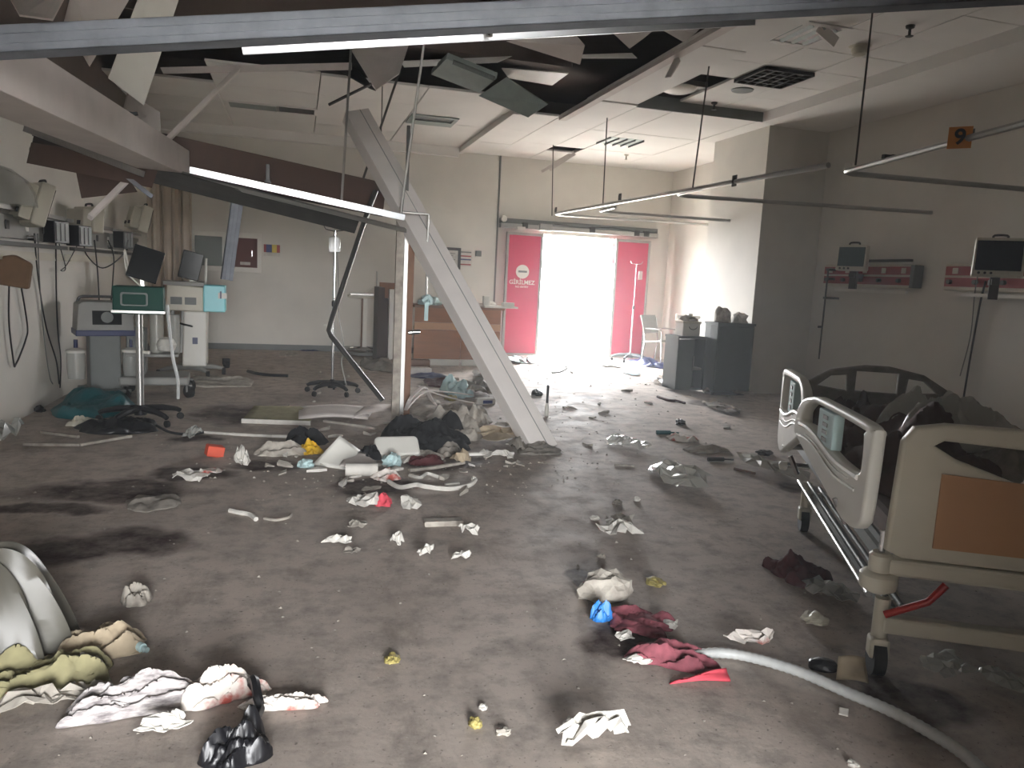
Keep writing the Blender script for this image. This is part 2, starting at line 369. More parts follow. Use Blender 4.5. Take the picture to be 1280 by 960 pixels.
MB().bb((3.5, -.02, .1), (6.6, .09, .19)).build('back_plate', 'mgrey', h)
MB().bb((4.22, -.1, .01), (4.46, .02, .13)).build('motor', 'silver', h, bevel=.01)
for x in (3.9, 5.2, 6.1, 6.3): MB().bb((x, -.09, .03), (x+.1, .0, .13)).build('carriage', 'dkmetal', h, bevel=.006)
MB().bb((3.8, -.1, .0), (3.95, -.02, .05)).build('bracket', 'white', h)
MB().tube(smooth_path([(4.5, -.08, .14), (5.0, -.09, .11), (5.6, -.08, .15), (6.2, -.09, .1), (6.55, -.08, .13)]), .008).build('cable', 'black', h, smooth=True)
o = MB().lathe([(.02, -.06), (.05, -.05), (.065, 0), (.05, .04)], 16).build('motion_sensor', 'white', None, True, loc=(3.56, 13.5, 2.47), rot=(PI/2, 0, 0)); tag(o, 'small white dome sensor at the left end of the door track', 'sensor')

# ---------------------------------------------------------------- far wall fittings
cb = thing('wall_cupboard', 'white framed recessed wall cupboard with one open red-brown bay', 'cupboard', (-1.12, 13.56, 1.62))
plate('frame', rect(-.56, -.32, .53, .32), [rect(-.5, -.24, -.08, .24), rect(.0, -.24, .47, .24)], .07, 'white', cb, .004, UPX)
MB().bb((-.5, -.01, -.24), (-.08, .0, .24)).build('glass_pane', 'glass', cb)
MB().bb((.0, .0, -.24), (.47, .02, .24)).build('back_board', 'reddk', cb)
MB().bb((-.02, -.2, -.25), (.01, 0, .25)).build('door', 'white', cb)
MB().bb((.38, -.02, -.06), (.395, 0, .04)).build('handle', 'chrome', cb)
MB().bb((.2, -.012, -.2), (.36, 0, -.15)).build('label_plate', 'paper', cb)
ps = thing('wall_poster', 'small poster with red, blue and yellow bands on the far wall', 'poster', (-.42, 13.585, 1.7))
for i, (m_, a, b) in enumerate((('rd', -.13, -.09), ('blu', -.09, .0), ('yell', .0, .08), ('rd', .08, .13))): MB().bb((a, -.004, -.05), (b, .01, .08)).build('colour_band', m_, ps)
MB().bb((-.13, -.003, -.11), (.13, .01, -.05)).build('text_band', 'paper', ps)
c_ = AY(562, 322, 13.55)
fr = thing('picture_frame', 'dark framed notice hanging behind the leaning beam', 'picture frame', c_)
plate('frame', rect(-.22, -.2, .2, .18), [rect(-.16, -.15, .15, .13)], .04, 'dkmetal', fr, .003, UPX)
MB().bb((-.17, .0, -.16), (.16, .01, .14)).build('notice', 'paper', fr)
for k in range(6): MB().bb((-.13, -.003, .07-k*.035), (.1-(k % 3)*.04, 0, .08-k*.035)).build('print_line', 'mgrey', fr)
c_ = AY(582, 323, 13.58)
ps = thing('wall_poster', 'pale notice sheet with red and blue stripes beside the dark frame', 'poster', c_)
MB().bb((-.12, 0, -.15), (.12, .012, .15)).build('sheet', 'paper', ps)
for z, m_ in ((.11, 'mgrey'), (.04, 'rd'), (-.02, 'blu'), (-.11, 'rd')): MB().bb((-.1, -.004, z-.012), (.1, 0, z+.012)).build('stripe', m_, ps)
o = MB().bb((-.05, -.03, -.05), (.05, .02, .05)).build('wall_switch', 'mgrey', None, bevel=.005, loc=AY(598, 317, 13.58)); tag(o, 'small dark switch box on the far wall left of the door', 'switch')
o = MB().bb((-.06, -.05, -.14), (.06, .02, .14)).build('call_box', 'grey', None, bevel=.008, loc=AX(886, 312, 6.85), rot=(0, 0, PI/2)); tag(o, 'narrow grey box on the wall behind the column', 'wall box')
o = MB().box((0, 0, 0), (.5, .012, .05)).build('cable_cover', 'white', None, loc=AY(548, 260, 13.58), rot=(0, .12, 0)); tag(o, 'loose tilted white strip on the far wall behind the beam', 'strip')

# reception desk
dk = thing('reception_desk', 'brown wooden reception desk with a pale stripe, behind the post', 'desk', (0, 11.8, 0))
for a, b in ((1.76, 2.5), (2.51, 3.14)):
    MB().bb((a, 0, .1), (b, .04, .56)).build('front_panel', 'wood', dk)
    MB().bb((a, -.01, .565), (b, .04, .67)).build('pale_stripe', 'tan', dk)
    MB().bb((a, 0, .675), (b, .04, .9)).build('upper_panel', 'wood', dk)
    MB().bb((a+.02, -.005, .0), (b-.02, .03, .095)).build('plinth', 'white', dk)
MB().bb((1.74, -.03, .9), (3.2, .75, .94)).build('counter_top', 'brown', dk, bevel=.004)
MB().bb((3.1, .04, 0), (3.14, .72, .9)).build('side_panel', 'wood', dk)
MB().bb((1.2, .1, 0), (1.3, .75, 1.18)).build('end_panel', 'dkwood', dk)
MB().bb((1.3, .12, 0), (1.72, .75, 1.0)).build('side_unit', 'dkwood', dk)
MB().bb((1.28, .7, .9), (1.74, .75, 1.25)).build('back_board', 'wood', dk)
MB().bb((1.36, -.02, 0), (1.47, .1, 1.16)).build('corner_post', 'white', dk)
o = MB().bb((-.3, -.15, 0), (.25, .15, .03)).box((-.24, 0, .1), (.1, .1, .16)).box((.12, 0, .06), (.18, .14, .06)).build('broken_shelf', 'white', None, bevel=.004, loc=AY(640, 383, 11.7)); tag(o, 'white broken shelf sticking out over the right end of the desk', 'shelf')
o.location.z = .945; o.location.x = 3.1

# ---------------------------------------------------------------- curtain rails on rods
def railset(name, pts, label, r=.022):
    return tag(MB().tube(pts, r, 8).build(name, 'alu', None, True), label, 'curtain rail', 'curtain rails hung from the ceiling')
A0 = AX(692, 268, 3.95); B0 = AX(740, 259, 3.9); C0 = AX(866, 238, 3.85)
ZR = 2.42
def corner(x, y, xe, ye, z, ze=None, r=.18, yn=0, xn=None):
    pts = [(xn if xn is not None else x, yn, z), (x, y-r, z)]
    for k in range(1, 6): a = PI/2*k/6; pts.append((x+r-r*math.cos(a), y-r+r*math.sin(a), z))
    pts += [(x+r, y, z), (xe, ye, z if ze is None else ze)]; return pts
rl = corner(3.92, A0.y, 6.9, A0.y-.3, A0.z, None, .25, 5.0, 3.8); rl[0] = (3.8, 5.0, 2.36)
railset('curtain_rail', rl, 'long curved curtain rail farthest away, running in front of the red doors')
railset('curtain_rail', corner(3.97, B0.y, 5.97, 9.9, B0.z-.05, None, .2, 9.3, 3.93), 'curtain rail whose arm ends on the lit column face')
railset('curtain_rail', corner(3.86, 7.6, 6.9, 7.2, 2.385, None, .2, 6.9, 3.84), 'curtain rail whose arm ends above the left red panel')
railset('curtain_rail', corner(4.24, 5.45, 6.9, 5.3, 2.40, None, .16, 2.6, 3.7), 'curtain rail carrying the orange number sign')
def rod(top, bot, label, r=.008, m='dkmetal'):
    o = MB().tube([top, bot], r, 6).build('hanger_rod', m, None, True); tag(o, label, 'rod', 'ceiling hanger rods'); return o
rod((3.9, 7.09, ZC+.08), (3.8, 7.05, 2.4), 'thin vertical rod hanging from the ceiling right of the doorway')
rod((3.92, 9.75, ZC), (3.92, 9.7, 2.42), 'thin vertical rod hanging above the open doorway')
rod((3.95, 12.07, ZC), (3.94, 11.9, 2.45), 'short thin rod hanging above the left red door')
rod((4.23, 5.23, ZC+.08), (4.2, 5.2, 2.42), 'thin rod hanging above the bent end of the numbered rail')
for p, lb in ((AX(918, 226, 3.82), 'dark clip plate on the long curtain rail before the column'), (AX(695, 263, 3.93), 'small dark clip at the far bend of the curtain rail'), (AX(775, 247, 3.9), 'dark clip on the curtain rail over the doorway')):
    o = MB().box((0, 0, 0), (.012, .07, .1)).box((-.012, 0, 0), (.014, .03, .06)).build('rail_clip', 'dkmetal', None, bevel=.003, loc=p); tag(o, lb, 'clip', 'curtain rail clips')
p = AX(1200, 172, 3.93)
sg = thing('number_sign', 'small orange sign with a black number 9 on the rail', 'sign', p, -PI/2+.75)
MB().box((0, 0, 0), (.13, .008, .13)).build('plate', 'sign', sg)
text('number', '9', .13, 'ink', sg, (0, -.006, 0), ROTV)
MB().box((.065, .01, .02), (.02, .02, .06)).build('clip', 'dkmetal', sg)
o = MB().box((0, 0, 0), (.06, .03, .03)).box((.06, 0, 0), (.04, .03, .04)).build('rail_joint', 'dkmetal', None, loc=AX(1108, 196, 4.15)); tag(o, 'small dark joint on the numbered rail', 'clip')
o = MB().cyl((0, 0, -.03), (0, 0, .03), .03, n=12).build('rail_bend_cap', 'white', None, True, loc=AX(1060, 209, 4.3)); tag(o, 'white cap on the bend of the numbered rail', 'cap')

# ---------------------------------------------------------------- ceiling fittings
def fitting(px, py, z): p = FL(px, py, z); return p
def louvre(px, py, label, m='dkmetal', nx=5, ny=5, sz=.58):
    p = fitting(px, py, ZC+.1); t = thing('louvre_light', label, 'ceiling light', (p.x, p.y, ZC+.1))
    MB().bb((-sz/2, -sz/2, -.004), (sz/2, sz/2, -.001)).build('diffuser', 'silver', t)
    for i in range(nx+1): x = -sz/2+sz*i/nx; MB().bb((x-.012, -sz/2, -.04), (x+.012, sz/2, -.004)).build('louvre_blade', m, t)
    for i in range(ny+1): x = -sz/2+sz*i/ny; MB().bb((-sz/2, x-.012, -.038), (sz/2, x+.012, -.004)).build('cross_blade', m, t)
louvre(967, 95, 'dark louvred ceiling light near the column')
t = thing('louvre_light', 'small louvred ceiling light over the far doorway', 'ceiling light', (4.74, 11.2, ZC-.02))
MB().bb((-.28, -.28, -.004), (.28, .28, -.001)).build('diffuser', 'ceilvent', t)
for i in range(5): MB().bb((-.28+i*.135, -.28, -.03), (-.265+i*.135, .28, -.004)).build('louvre_blade', 'mgrey', t)
t = thing('ceiling_lamp', 'white lamp unit in the open ceiling slot', 'ceiling light', (4.32, 8.55, ZC+.14))
MB().bb((-.28, -.18, 0), (.28, .18, .06)).build('housing', 'silver', t)
MB().lathe([(.02, -.05), (.14, -.045), (.2, -.02), (.22, 0)], 20).build('reflector', 'white', t, True)
p = FL(1002, 42, ZC+.1); t = thing('air_diffuser', 'square air diffuser with one grille corner fallen open', 'vent', (p.x, p.y, ZC+.1))
plate('frame', rect(-.3, -.3, .3, .3), [rect(-.24, -.24, .24, .24)], .02, 'ceil', t, .003)
MB().bb((-.25, -.25, .004), (.25, .25, .01)).build('throat_shade', 'black', t)  # black plate standing in for the shade inside the throat
for i in range(4): MB().box((-.18+i*.12, 0, -.004), (.05, .46, .006), Matrix.Rotation(.6, 3, 'Y')).build('slat', 'ceilvent', t)
MB().box((.12, -.2, -.05), (.22, .015, .1), Matrix.Rotation(.5, 3, 'Y')).build('fallen_flap', 'ceil', t)
p = FL(540, 150, ZC+.03); t = thing('air_diffuser', 'rectangular grey ceiling diffuser above the post', 'vent', (p.x, p.y, ZC+.02))
plate('frame', rect(-.34, -.32, .34, .32), [rect(-.28, -.26, .28, .26)], .02, 'ceilvent', t, .003)
MB().bb((-.28, -.02, -.02), (.28, .26, -.01)).build('panel', 'ceilvent', t); MB().bb((-.28, -.26, 0), (.28, -.02, .006)).build('dark_slot', 'mgrey', t)
for px, lb, m_ in ((316, 'left of two grey rectangular ceiling panels at the far left', 'ceilvent'), (371, 'right of two rectangular ceiling slots at the far left, with a black plate for its shaded inside', 'black')):
    p = FL(px, 132 if px < 340 else 137, ZC+.03); t = thing('ceiling_light_panel', lb, 'ceiling light', (p.x, p.y, ZC+.02)); w_ = .31 if px < 340 else .24
    plate('frame', rect(-w_-.04, -.22, w_+.04, .22), [rect(-w_, -.18, w_, .18)], .02, 'ceil', t, .003)
    MB().bb((-w_, -.18, -.004), (w_, .18, .006)).build('cover', m_, t)  # the black cover stands in for shade inside an open slot
for px, py, lb in ((1075, 58, 'round ceiling smoke detector on the right'),):
    p = FL(px, py, ZC+.1); o = MB().lathe([(.03, -.09), (.06, -.075), (.075, -.04), (.07, -.01), (.1, 0)], 20).build('smoke_detector', 'cream', None, True, loc=(p.x, p.y, ZC+.1)); tag(o, lb, 'smoke detector')
p = FL(928, 112, ZC+.1); o = MB().lathe([(.05, -.03), (.12, -.015), (.13, 0)], 24).build('ceiling_speaker', 'mgrey', None, True, loc=(p.x, p.y, ZC+.1)); tag(o, 'flat round grey ceiling speaker', 'speaker')
for px, py, lb in ((1138, 32, 'sprinkler head on the ceiling near the right edge'), (893, 128, 'sprinkler head near the ceiling step'), (783, 193, 'pale sprinkler head over the far doorway')):
    z = ZC+.1 if py < 190 else ZC-.02; p = FL(px, py, z); o = MB().lathe([(.03, -.09), (.035, -.085), (.012, -.08), (.012, -.03), (.035, -.02), (.04, 0)], 12).build('sprinkler_head', 'cream' if py > 190 else 'dkmetal', None, True, loc=(p.x, p.y, z)); tag(o, lb, 'sprinkler', 'ceiling sprinkler heads')

# ================================================================ FALLEN CEILING
def quad(name, label, cat, cs, t, m, group=None, cut=None):
    """thin board through four points of the room"""
    P = [Vector(c) for c in cs]; n = (P[2]-P[0]).cross(P[3]-P[1]).normalized()
    if n.dot(CAM-P[0]) < 0: n = -n
    c0 = sum(P, Vector())/4
    mb = MB(); k = len(P)
    mb.add([p-c0 for p in P]+[p-c0-n*t for p in P], [tuple(range(k)), tuple(range(2*k-1, k-1, -1))]+[(i, i+k, (i+1) % k+k, (i+1) % k) for i in range(k)])
    o = mb.build(name, m, None, bevel=.002, loc=c0); return tag(o, label, cat, group)
def aim_normal(p, target):            # face normal that mirrors a target to the camera
    p = Vector(p); return ((CAM-p).normalized()+(Vector(target)-p).normalized()).normalized()
REARC = Vector((.35, -3.7, 1.2))       # the daylit lobby opening
def channel(name, label, p0, p1, w_, h_, face, m, cat='metal channel', lip=.02, th=.004):
    """open steel channel; web of width h_ looks along face, two flanges behind it with return lips"""
    p0 = Vector(p0); p1 = Vector(p1); d = p1-p0; y = d.normalized(); z = (Vector(face)-y*Vector(face).dot(y)).normalized(); x = y.cross(z)
    R = Matrix((x, y, z)).transposed(); c = (p0+p1)/2; l = d.length; mb = MB()
    def part(cx, cz, sx, sz): mb.box(R @ Vector((cx, 0, cz)), (sx, l, sz), R)
    part(0, -th/2, h_, th)
    for s in (-1, 1):
        part(s*(h_/2-th/2), -w_/2, th, w_); part(s*(h_/2-lip/2), -w_+th/2, lip, th)
    part(h_*.18, th*.4, h_*.06, th); part(-h_*.18, th*.4, h_*.06, th)
    o = mb.build(name, m, None, loc=c); return tag(o, label, cat)
HP = 'ceiling boards hanging from the void'
def q4(*c): return [AY(*p) for p in c]
quad('ceiling_board', 'bright white ceiling board hanging tilted below the steel stud at top left', 'ceiling board', q4((180, -22, 5.0), (226, -8, 5.05), (180, 132, 5.5), (135, 98, 5.4)), .012, 'white', HP)
quad('ceiling_board', 'pale ceiling board hanging second from the left at the top', 'ceiling board', q4((94, -25, 5.2), (178, -28, 5.3), (112, 84, 5.7), (80, 28, 5.5)), .012, 'gyps', HP)
quad('ceiling_board', 'ceiling board at the top left corner of the view', 'ceiling board', q4((0, -25, 5.4), (92, -25, 5.5), (66, 24, 5.1), (24, 18, 5.0)), .012, 'gyps', HP)
quad('ceiling_board', 'grey kite-shaped ceiling board hanging over the leaning beam', 'ceiling board', q4((424, 38, 8.2), (516, 40, 8.2), (499, 92, 7.8), (470, 112, 7.6)), .012, 'gyps', HP)
quad('ceiling_board', 'loose grey board sagging beside the fallen light fitting', 'ceiling board', q4((598, 120, 8.9), (632, 97, 8.6), (684, 131, 8.3), (660, 147, 8.6)), .03, 'ceilvent', HP)
quad('ceiling_board', 'grey board hanging by the bent steel channel, top centre', 'ceiling board', q4((633, 52, 7.4), (716, 40, 7.2), (731, 57, 7.2), (725, 81, 7.4)), .012, 'gyps', HP)
quad('ceiling_board', 'narrow bright board lying over the void edge', 'ceiling board', q4((627, 86, 8.4), (711, 92, 8.2), (690, 107, 8.6), (636, 98, 8.7)), .012, 'white', HP)
quad('ceiling_board', 'triangular board hanging left of two at the void edge', 'ceiling board', q4((760, 36, 6.6), (823, 33, 6.5), (806, 47, 6.6), (787, 61, 6.7)), .012, 'gyps', HP)
quad('ceiling_board', 'triangular board hanging right of two at the void edge', 'ceiling board', q4((822, 34, 6.4), (884, 26, 6.3), (870, 41, 6.3), (855, 53, 6.4)), .012, 'gyps', HP)
quad('ceiling_board', 'narrow white strip board across the open void', 'ceiling board', q4((726, 68, 7.4), (790, 66, 7.3), (797, 73, 7.3), (728, 73, 7.4)), .012, 'white', HP)
quad('ceiling_board', 'small torn flap hanging under the ceiling strip', 'ceiling board', q4((846, 66, 6.9), (850, 76, 6.8), (838, 96, 6.8), (831, 97, 6.9)), .012, 'gyps', HP)
quad('ceiling_board', 'dark triangular board behind the kite-shaped one', 'ceiling board', q4((418, 85, 9.0), (446, 84, 9.0), (470, 113, 8.8), (462, 110, 8.8)), .012, 'dkmetal', HP)
quad('ceiling_board', 'thin strip board lying across the void at far left', 'ceiling board', q4((200, 84, 8.9), (440, 78, 8.9), (440, 87, 8.9), (204, 92, 8.9)), .02, 'gyps', HP)
quad('ceiling_board', 'thin bent strip board left of the hanging duct fitting', 'ceiling board', q4((500, 76, 8.8), (640, 70, 8.6), (622, 78, 8.6), (505, 84, 8.8)), .012, 'ceil', HP)
for a, lb in ((((684, 208, 12.8), (733, 178, 12.6), (736, 183, 12.6), (688, 214, 12.8)), 'upper of two loose strips hanging below the far ceiling hole'), (((676, 213, 12.7), (718, 190, 12.5), (719, 193, 12.5), (678, 216, 12.7)), 'lower of two loose strips hanging below the far ceiling hole')):
    quad('ceiling_board', lb, 'ceiling board', q4(*a), .012, 'gyps', HP)
fx = thing('fallen_light_fitting', 'grey-green rectangular light fitting hanging from the broken ceiling', 'ceiling light', AY(580, 92, 8.7), .15)
MB().box((0, 0, 0), (.6, .5, .07), Matrix.Rotation(.2, 3, 'Y') @ Matrix.Rotation(-.12, 3, 'X')).build('housing', 'ceilvent', fx, bevel=.006)
for k in range(6): MB().box((-.18+k*.045, .1, .065-k*-.0), (.02, .3, .03), Matrix.Rotation(.2, 3, 'Y')).build('fin', 'mgrey', fx)
MB().box((.02, -.26, -.02), (.5, .01, .05), Matrix.Rotation(.2, 3, 'Y')).build('clear_cover', 'glass', fx)

# steel close to the camera
channel('steel_stud', 'galvanised steel stud running across the top of the view', AY(-80, 52, 2.75), AY(1400, -22, 2.35), .05, .084, (0, -1, .2), 'galv')
p0, p1 = AY(300, 47, 3.75), AY(945, 12, 3.55); pm = AY(410, 48, 3.75)
channel('ceiling_channel', 'polished steel channel behind the stud, with a bright reflection', p0, p1, .06, .14, aim_normal(pm, REARC), 'shiny')
o = MB().tube([AY(612, 25, 3.6), AY(612, 44, 3.6)], .006, 6).cyl(AY(612, 42, 3.6)+Vector((0, 0, -.012)), AY(612, 42, 3.6)+Vector((0, 0, .012)), .016, n=8).build('hanging_bolt', 'chrome', None, True); tag(o, 'short threaded bolt under the steel stud', 'bolt')
rod(AY(440, 40, 7.0), AY(427, 252, 7.0), 'left of two long bright rods hanging near the leaning beam', .011, 'alu')
rod(AY(532, 40, 6.6), AY(501, 268, 6.9), 'right of two long bright rods hanging near the leaning beam', .011, 'alu')
rod(AY(500, 88, 7.85), AY(450, 235, 7.9), 'dark slanted rod hanging behind the leaning beam', .012)
rod(AY(478, 105, 9.5), AY(476, 190, 9.5), 'short thin rod behind the leaning beam', .006)
rod(AY(411, 131, 7.7), AY(470, 102, 7.8), 'short bent rod touching the top of the leaning beam', .014)

# bulkhead box at left, with the channels and boards fallen from it
bx0, bx1 = AY(-70, 62, 2.9), AY(214, 203, 6.7)
o = MB().beam((0, 0, 0), bx1-bx0, .27, .2).build('bulkhead_box', 'gyps', None, bevel=.004, loc=bx0); tag(o, 'long grey boxed ceiling beam hanging down at upper left', 'ceiling beam')
p0, p1 = AY(222, 209, 6.75), AY(506, 272, 6.85)
channel('ceiling_channel', 'bright polished channel sagging from the boxed beam to the post', p0, p1, .05, .055, aim_normal((p0+p1)/2, REARC), 'shiny')
p0, p1 = AY(40, 180, 5.9), AY(446, 284, 7.0)
channel('ceiling_channel', 'dark grey channel sagging below the bright one', p0, p1, .06, .12, (0.1, -1, -.35), 'dkmetal')
channel('ceiling_channel', 'thin pale channel lying between the sagging pair', AY(200, 212, 6.3), AY(520, 292, 7.05), .03, .035, (.2, -1, -.6), 'alu')
a, b = AY(185, 188, 6.9), AY(480, 250, 7.6)
o = MB().beam((0, 0, 0), b-a, .025, .32).build('wooden_board', 'dkwood', None, bevel=.003, loc=a); tag(o, 'long dark brown board sagging behind the bright channel', 'board')
quad('wooden_board', 'brown board offcut hanging above the left monitors', 'board', q4((92, 200, 6.4), (150, 205, 6.5), (172, 240, 6.6), (102, 248, 6.5)), .02, 'dkwood')
quad('wooden_board', 'dark brown board under the boxed beam at far left', 'board', q4((40, 178, 5.8), (200, 205, 6.2), (190, 235, 6.2), (34, 204, 5.8)), .02, 'dkwood')
o = MB().beam((0, 0, 0), AY(112, 272, 5.9)-AY(298, 86, 7.2), .035, .05, (0, -1, 0)).build('square_tube', 'gyps', None, bevel=.004, loc=AY(298, 86, 7.2)); tag(o, 'pale square tube slanting across the boxed beam', 'tube')
o = MB().beam((0, 0, 0), AY(180, 218, 6.0)-AY(30, 160, 5.6), .02, .04).build('ceiling_runner', 'alu', None, loc=AY(30, 160, 5.6)); tag(o, 'thin pale runner under the boxed beam at far left', 'metal strip')
o = MB().beam((0, 0, 0), AY(190, 246, 6.2)-AY(112, 185, 6.0), .015, .03).build('ceiling_runner', 'galv', None, loc=AY(112, 185, 6.0)); tag(o, 'short grey runner crossing the slanting tube', 'metal strip')
channel('aluminium_profile', 'short aluminium profile hanging upright below the sagging channels', AY(297, 254, 6.55), AY(284, 350, 6.5), .03, .09, (.5, -1, .3), 'galv')
o = MB().box((0, 0, 0), (.03, .05, .13)).box((0, 0, -.07), (.05, .07, .02)).build('hanger_bracket', 'black', None, bevel=.003, loc=AY(335, 216, 6.6)); tag(o, 'small black bracket on the sagging brown board', 'bracket')
o = MB().beam((0, 0, 0), AY(172, 142, 5.6)-AY(145, 145, 5.6), .03, .02).beam(AY(163, 140, 5.6)-AY(145, 145, 5.6), AY(163, 152, 5.6)-AY(145, 145, 5.6), .03, .02).build('hanger_bracket', 'dkmetal', None, loc=AY(145, 145, 5.6)); tag(o, 'dark bracket on top of the boxed beam', 'bracket')
quad('ceiling_board', 'upright grey board standing behind the end of the boxed beam', 'ceiling board', q4((160, 116, 6.6), (200, 140, 6.7), (202, 185, 6.7), (150, 158, 6.5)), .02, 'gyps', HP)

# leaning beam, post, bent tubes
foot = FL(683, 562); top = AY(446, 138, 7.6)
d = (top-foot)
bm_ = thing('leaning_beam', 'long white boxed beam leaning diagonally from floor to ceiling', 'ceiling beam', foot)
R = Vector((.3, -1, .2))
y = d.normalized(); z = (R-y*R.dot(y)).normalized(); x = y.cross(z); RM = Matrix((x, y, z)).transposed()
MB().box(RM @ Vector((0, d.length/2, 0)), (.24, d.length, .012), RM).build('front_face', 'beamw', bm_)
MB().box(RM @ Vector((.117, d.length/2, -.07)), (.008, d.length, .13), RM).build('side_face', 'beamw', bm_)
MB().box(RM @ Vector((-.117, d.length/2, -.07)), (.008, d.length, .13), RM).build('side_face', 'beamw', bm_)
MB().box(RM @ Vector((.03, d.length/2, .008)), (.006, d.length, .004), RM).build('seam', 'grey', bm_)
b0 = FL(502, 527); tz = AY(494, 155, b0.y)
pt = thing('steel_post', 'upright post of aluminium and brown board standing in the debris', 'post', b0)
hh = AY(497, 260, b0.y).z
MB().bb((-.1, -.03, 0), (-.03, .03, hh)).build('grey_profile', 'dust', pt)
MB().bb((-.03, -.035, 0), (.012, .02, hh+.02)).build('bright_profile', 'alu', pt, bevel=.004)
MB().bb((.012, -.02, 0), (.07, .05, hh-.05)).build('brown_edge', 'brown', pt)
MB().bb((-.03, .0, hh), (0, .03, tz.z)).build('dark_strip', 'dkmetal', pt)
MB().cyl((.03, -.05, .86), (.14, -.06, .87), .022).build('bracket_pin', 'chrome', pt, True)
pt.rotation_euler = (0, -.045*0, 0)
Yb = 7.0
o = MB().tube(smooth_path([AY(470, 238, 7.3), AY(456, 275, 7.3), AY(436, 335, 7.3), AY(416, 395, 7.3)], 4)+[AY(411, 413, 7.3), AY(414, 420, 7.3)]+[AY(446, 460, 7.3), AY(478, 500, 7.35)], .024, 8).build('bent_conduit', 'dkmetal', None, True); tag(o, 'dark metal tube bent into an angle beside the drip stand', 'tube')
o = MB().tube([AY(503, 265, 6.9), AY(536, 268, 6.9), AY(534, 310, 6.9), AY(533, 372, 6.9)], .011, 6).build('bent_rod', 'alu', None, True); tag(o, 'thin rod bent at a right angle before the leaning beam', 'rod')
o = MB().box((0, 0, -.05), (.035, .02, .16)).tube(smooth_path([(-.03, 0, .05), (.01, -.02, .09), (.04, 0, .04), (0, .02, .02)]), .022, 6).build('hanging_clamp', 'mint', None, True, loc=AY(533, 383, 6.9)); tag(o, 'pale clamp hanging at the end of the bent rod', 'clamp')

# ================================================================ LEFT WALL
def monitor(name, label, loc, rz, w_, h_, d_, tilt, body='cream', scr='screen', back=True, group=None):
    t = thing(name, label, 'monitor', loc, rz, group); T = Matrix.Rotation(tilt, 4, 'X')
    def B(mb): 
        mb.v = [T @ v for v in mb.v]; return mb
    B(MB().prism([(-w_/2, 0), (w_/2, 0), (w_/2-.01, h_), (-w_/2+.01, h_)], 0, d_*.55)).build('body', body, t, bevel=.014)
    B(MB().prism([(-w_/2+.03, .02), (w_/2-.03, .02), (w_/2-.05, h_-.04), (-w_/2+.05, h_-.04)], d_*.55, d_)).build('rear_housing', body, t, bevel=.012)
    B(MB().bb((-w_/2+.025, -.006, .05), (w_/2-.025, .002, h_-.03))).build('screen', scr, t)
    B(MB().tube(smooth_path([(-.06, d_*.3, h_), (-.05, d_*.3, h_+.03), (.05, d_*.3, h_+.03), (.06, d_*.3, h_)], 3), .011, 6)).build('handle', 'black', t, True)
    for k in range(3): B(MB().cyl((-w_/2+.06+k*.05, -.01, .025), (-w_/2+.06+k*.05, 0, .025), .012, n=10)).build('knob', 'black', t)
    for sx in (-1, 1): B(MB().bb((sx*w_*.25-.02, d_, .06), (sx*w_*.25+.02, d_+.015, .1))).build('port', 'black', t)
    return t
def bedhead(y0, y1, label, z=1.55):
    t = thing('bedhead_panel', label, 'wall panel', (XL, (y0+y1)/2, z), 0, 'bedhead panels on the left wall'); l = (y1-y0)/2
    MB().bb((0, -l, -.02), (.05, l, .17)).build('body', 'grey', t, bevel=.006)
    MB().bb((.03, -l, .2), (.09, l, .235)).build('upper_rail', 'alu', t); MB().bb((.05, -l, -.08), (.1, l, -.045)).build('lower_rail', 'dkmetal', t)
    MB().bb((0, -l, -.19), (.06, l, -.12)).build('lower_trunking', 'cream', t)
    n = max(3, int(l*5))
    for k in range(n):
        y_ = -l+.1+k*(2*l-.2)/(n-1)
        MB().bb((.05, y_-.035, .05), (.06, y_+.035, .12)).build('socket', 'white' if k % 2 else 'black', t, bevel=.003)
        if k % 2: MB().cyl((.05, y_, .0), (.11, y_, .0), .022, n=10).build('gas_outlet', 'chrome', t, True)
    return t
bedhead(6.0, 8.5, 'grey bedhead panel with sockets nearest the left edge')
bedhead(8.75, 10.5, 'grey bedhead panel with sockets in the middle of the left wall')
bedhead(10.7, 12.3, 'grey bedhead panel with sockets beside the beige curtain')
monitor('patient_monitor', 'tilted cream patient monitor seen from behind at far left', AY(46, 285, 7.3), 2.2, .34, .36, .2, .3, group='patient monitors on the left wall')
monitor('patient_monitor', 'cream patient monitor under the brown board offcut', AY(116, 292, 8.9), 2.3, .42, .26, .2, .1, group='patient monitors on the left wall')
monitor('patient_monitor', 'cream patient monitor tilted beside the curtain', AY(180, 292, 11.0), 2.0, .34, .34, .22, .25, group='patient monitors on the left wall')
for px, py, Y, lb in ((70, 290, 8.0, 'dark square module rack between the left monitors'), (100, 295, 8.5, 'small dark module under the middle left monitor'), (155, 300, 10.4, 'small dark module beside the curtain')):
    t = thing('module_rack', lb, 'module', AY(px, py, Y), 1.2)
    MB().bb((-.1, -.06, -.1), (.1, .08, .1)).build('case', 'black', t, bevel=.008)
    for k in range(3): MB().bb((-.08+k*.06, -.066, -.08), (-.04+k*.06, -.06, .08)).build('module_front', 'mgrey', t)
o = MB().lathe([(.3, 0), (.29, .1), (.24, .2), (.13, .28), (.03, .31)], 18).build('plastic_hood', 'film', None, True, loc=AY(-8, 255, 7.0)); tag(o, 'clear domed plastic hood on the rail at the left edge', 'hood')
o = MB(); p = AY(13, 345, 6.9)
o.prism([(-.16, -.06), (.13, -.1), (.16, .1), (.04, .17), (-.17, .13)], -.03, .03)
o = o.build('hanging_bag', 'amber', None, bevel=.02, loc=p); tag(o, 'brown crumpled bag hanging on the left wall', 'bag')
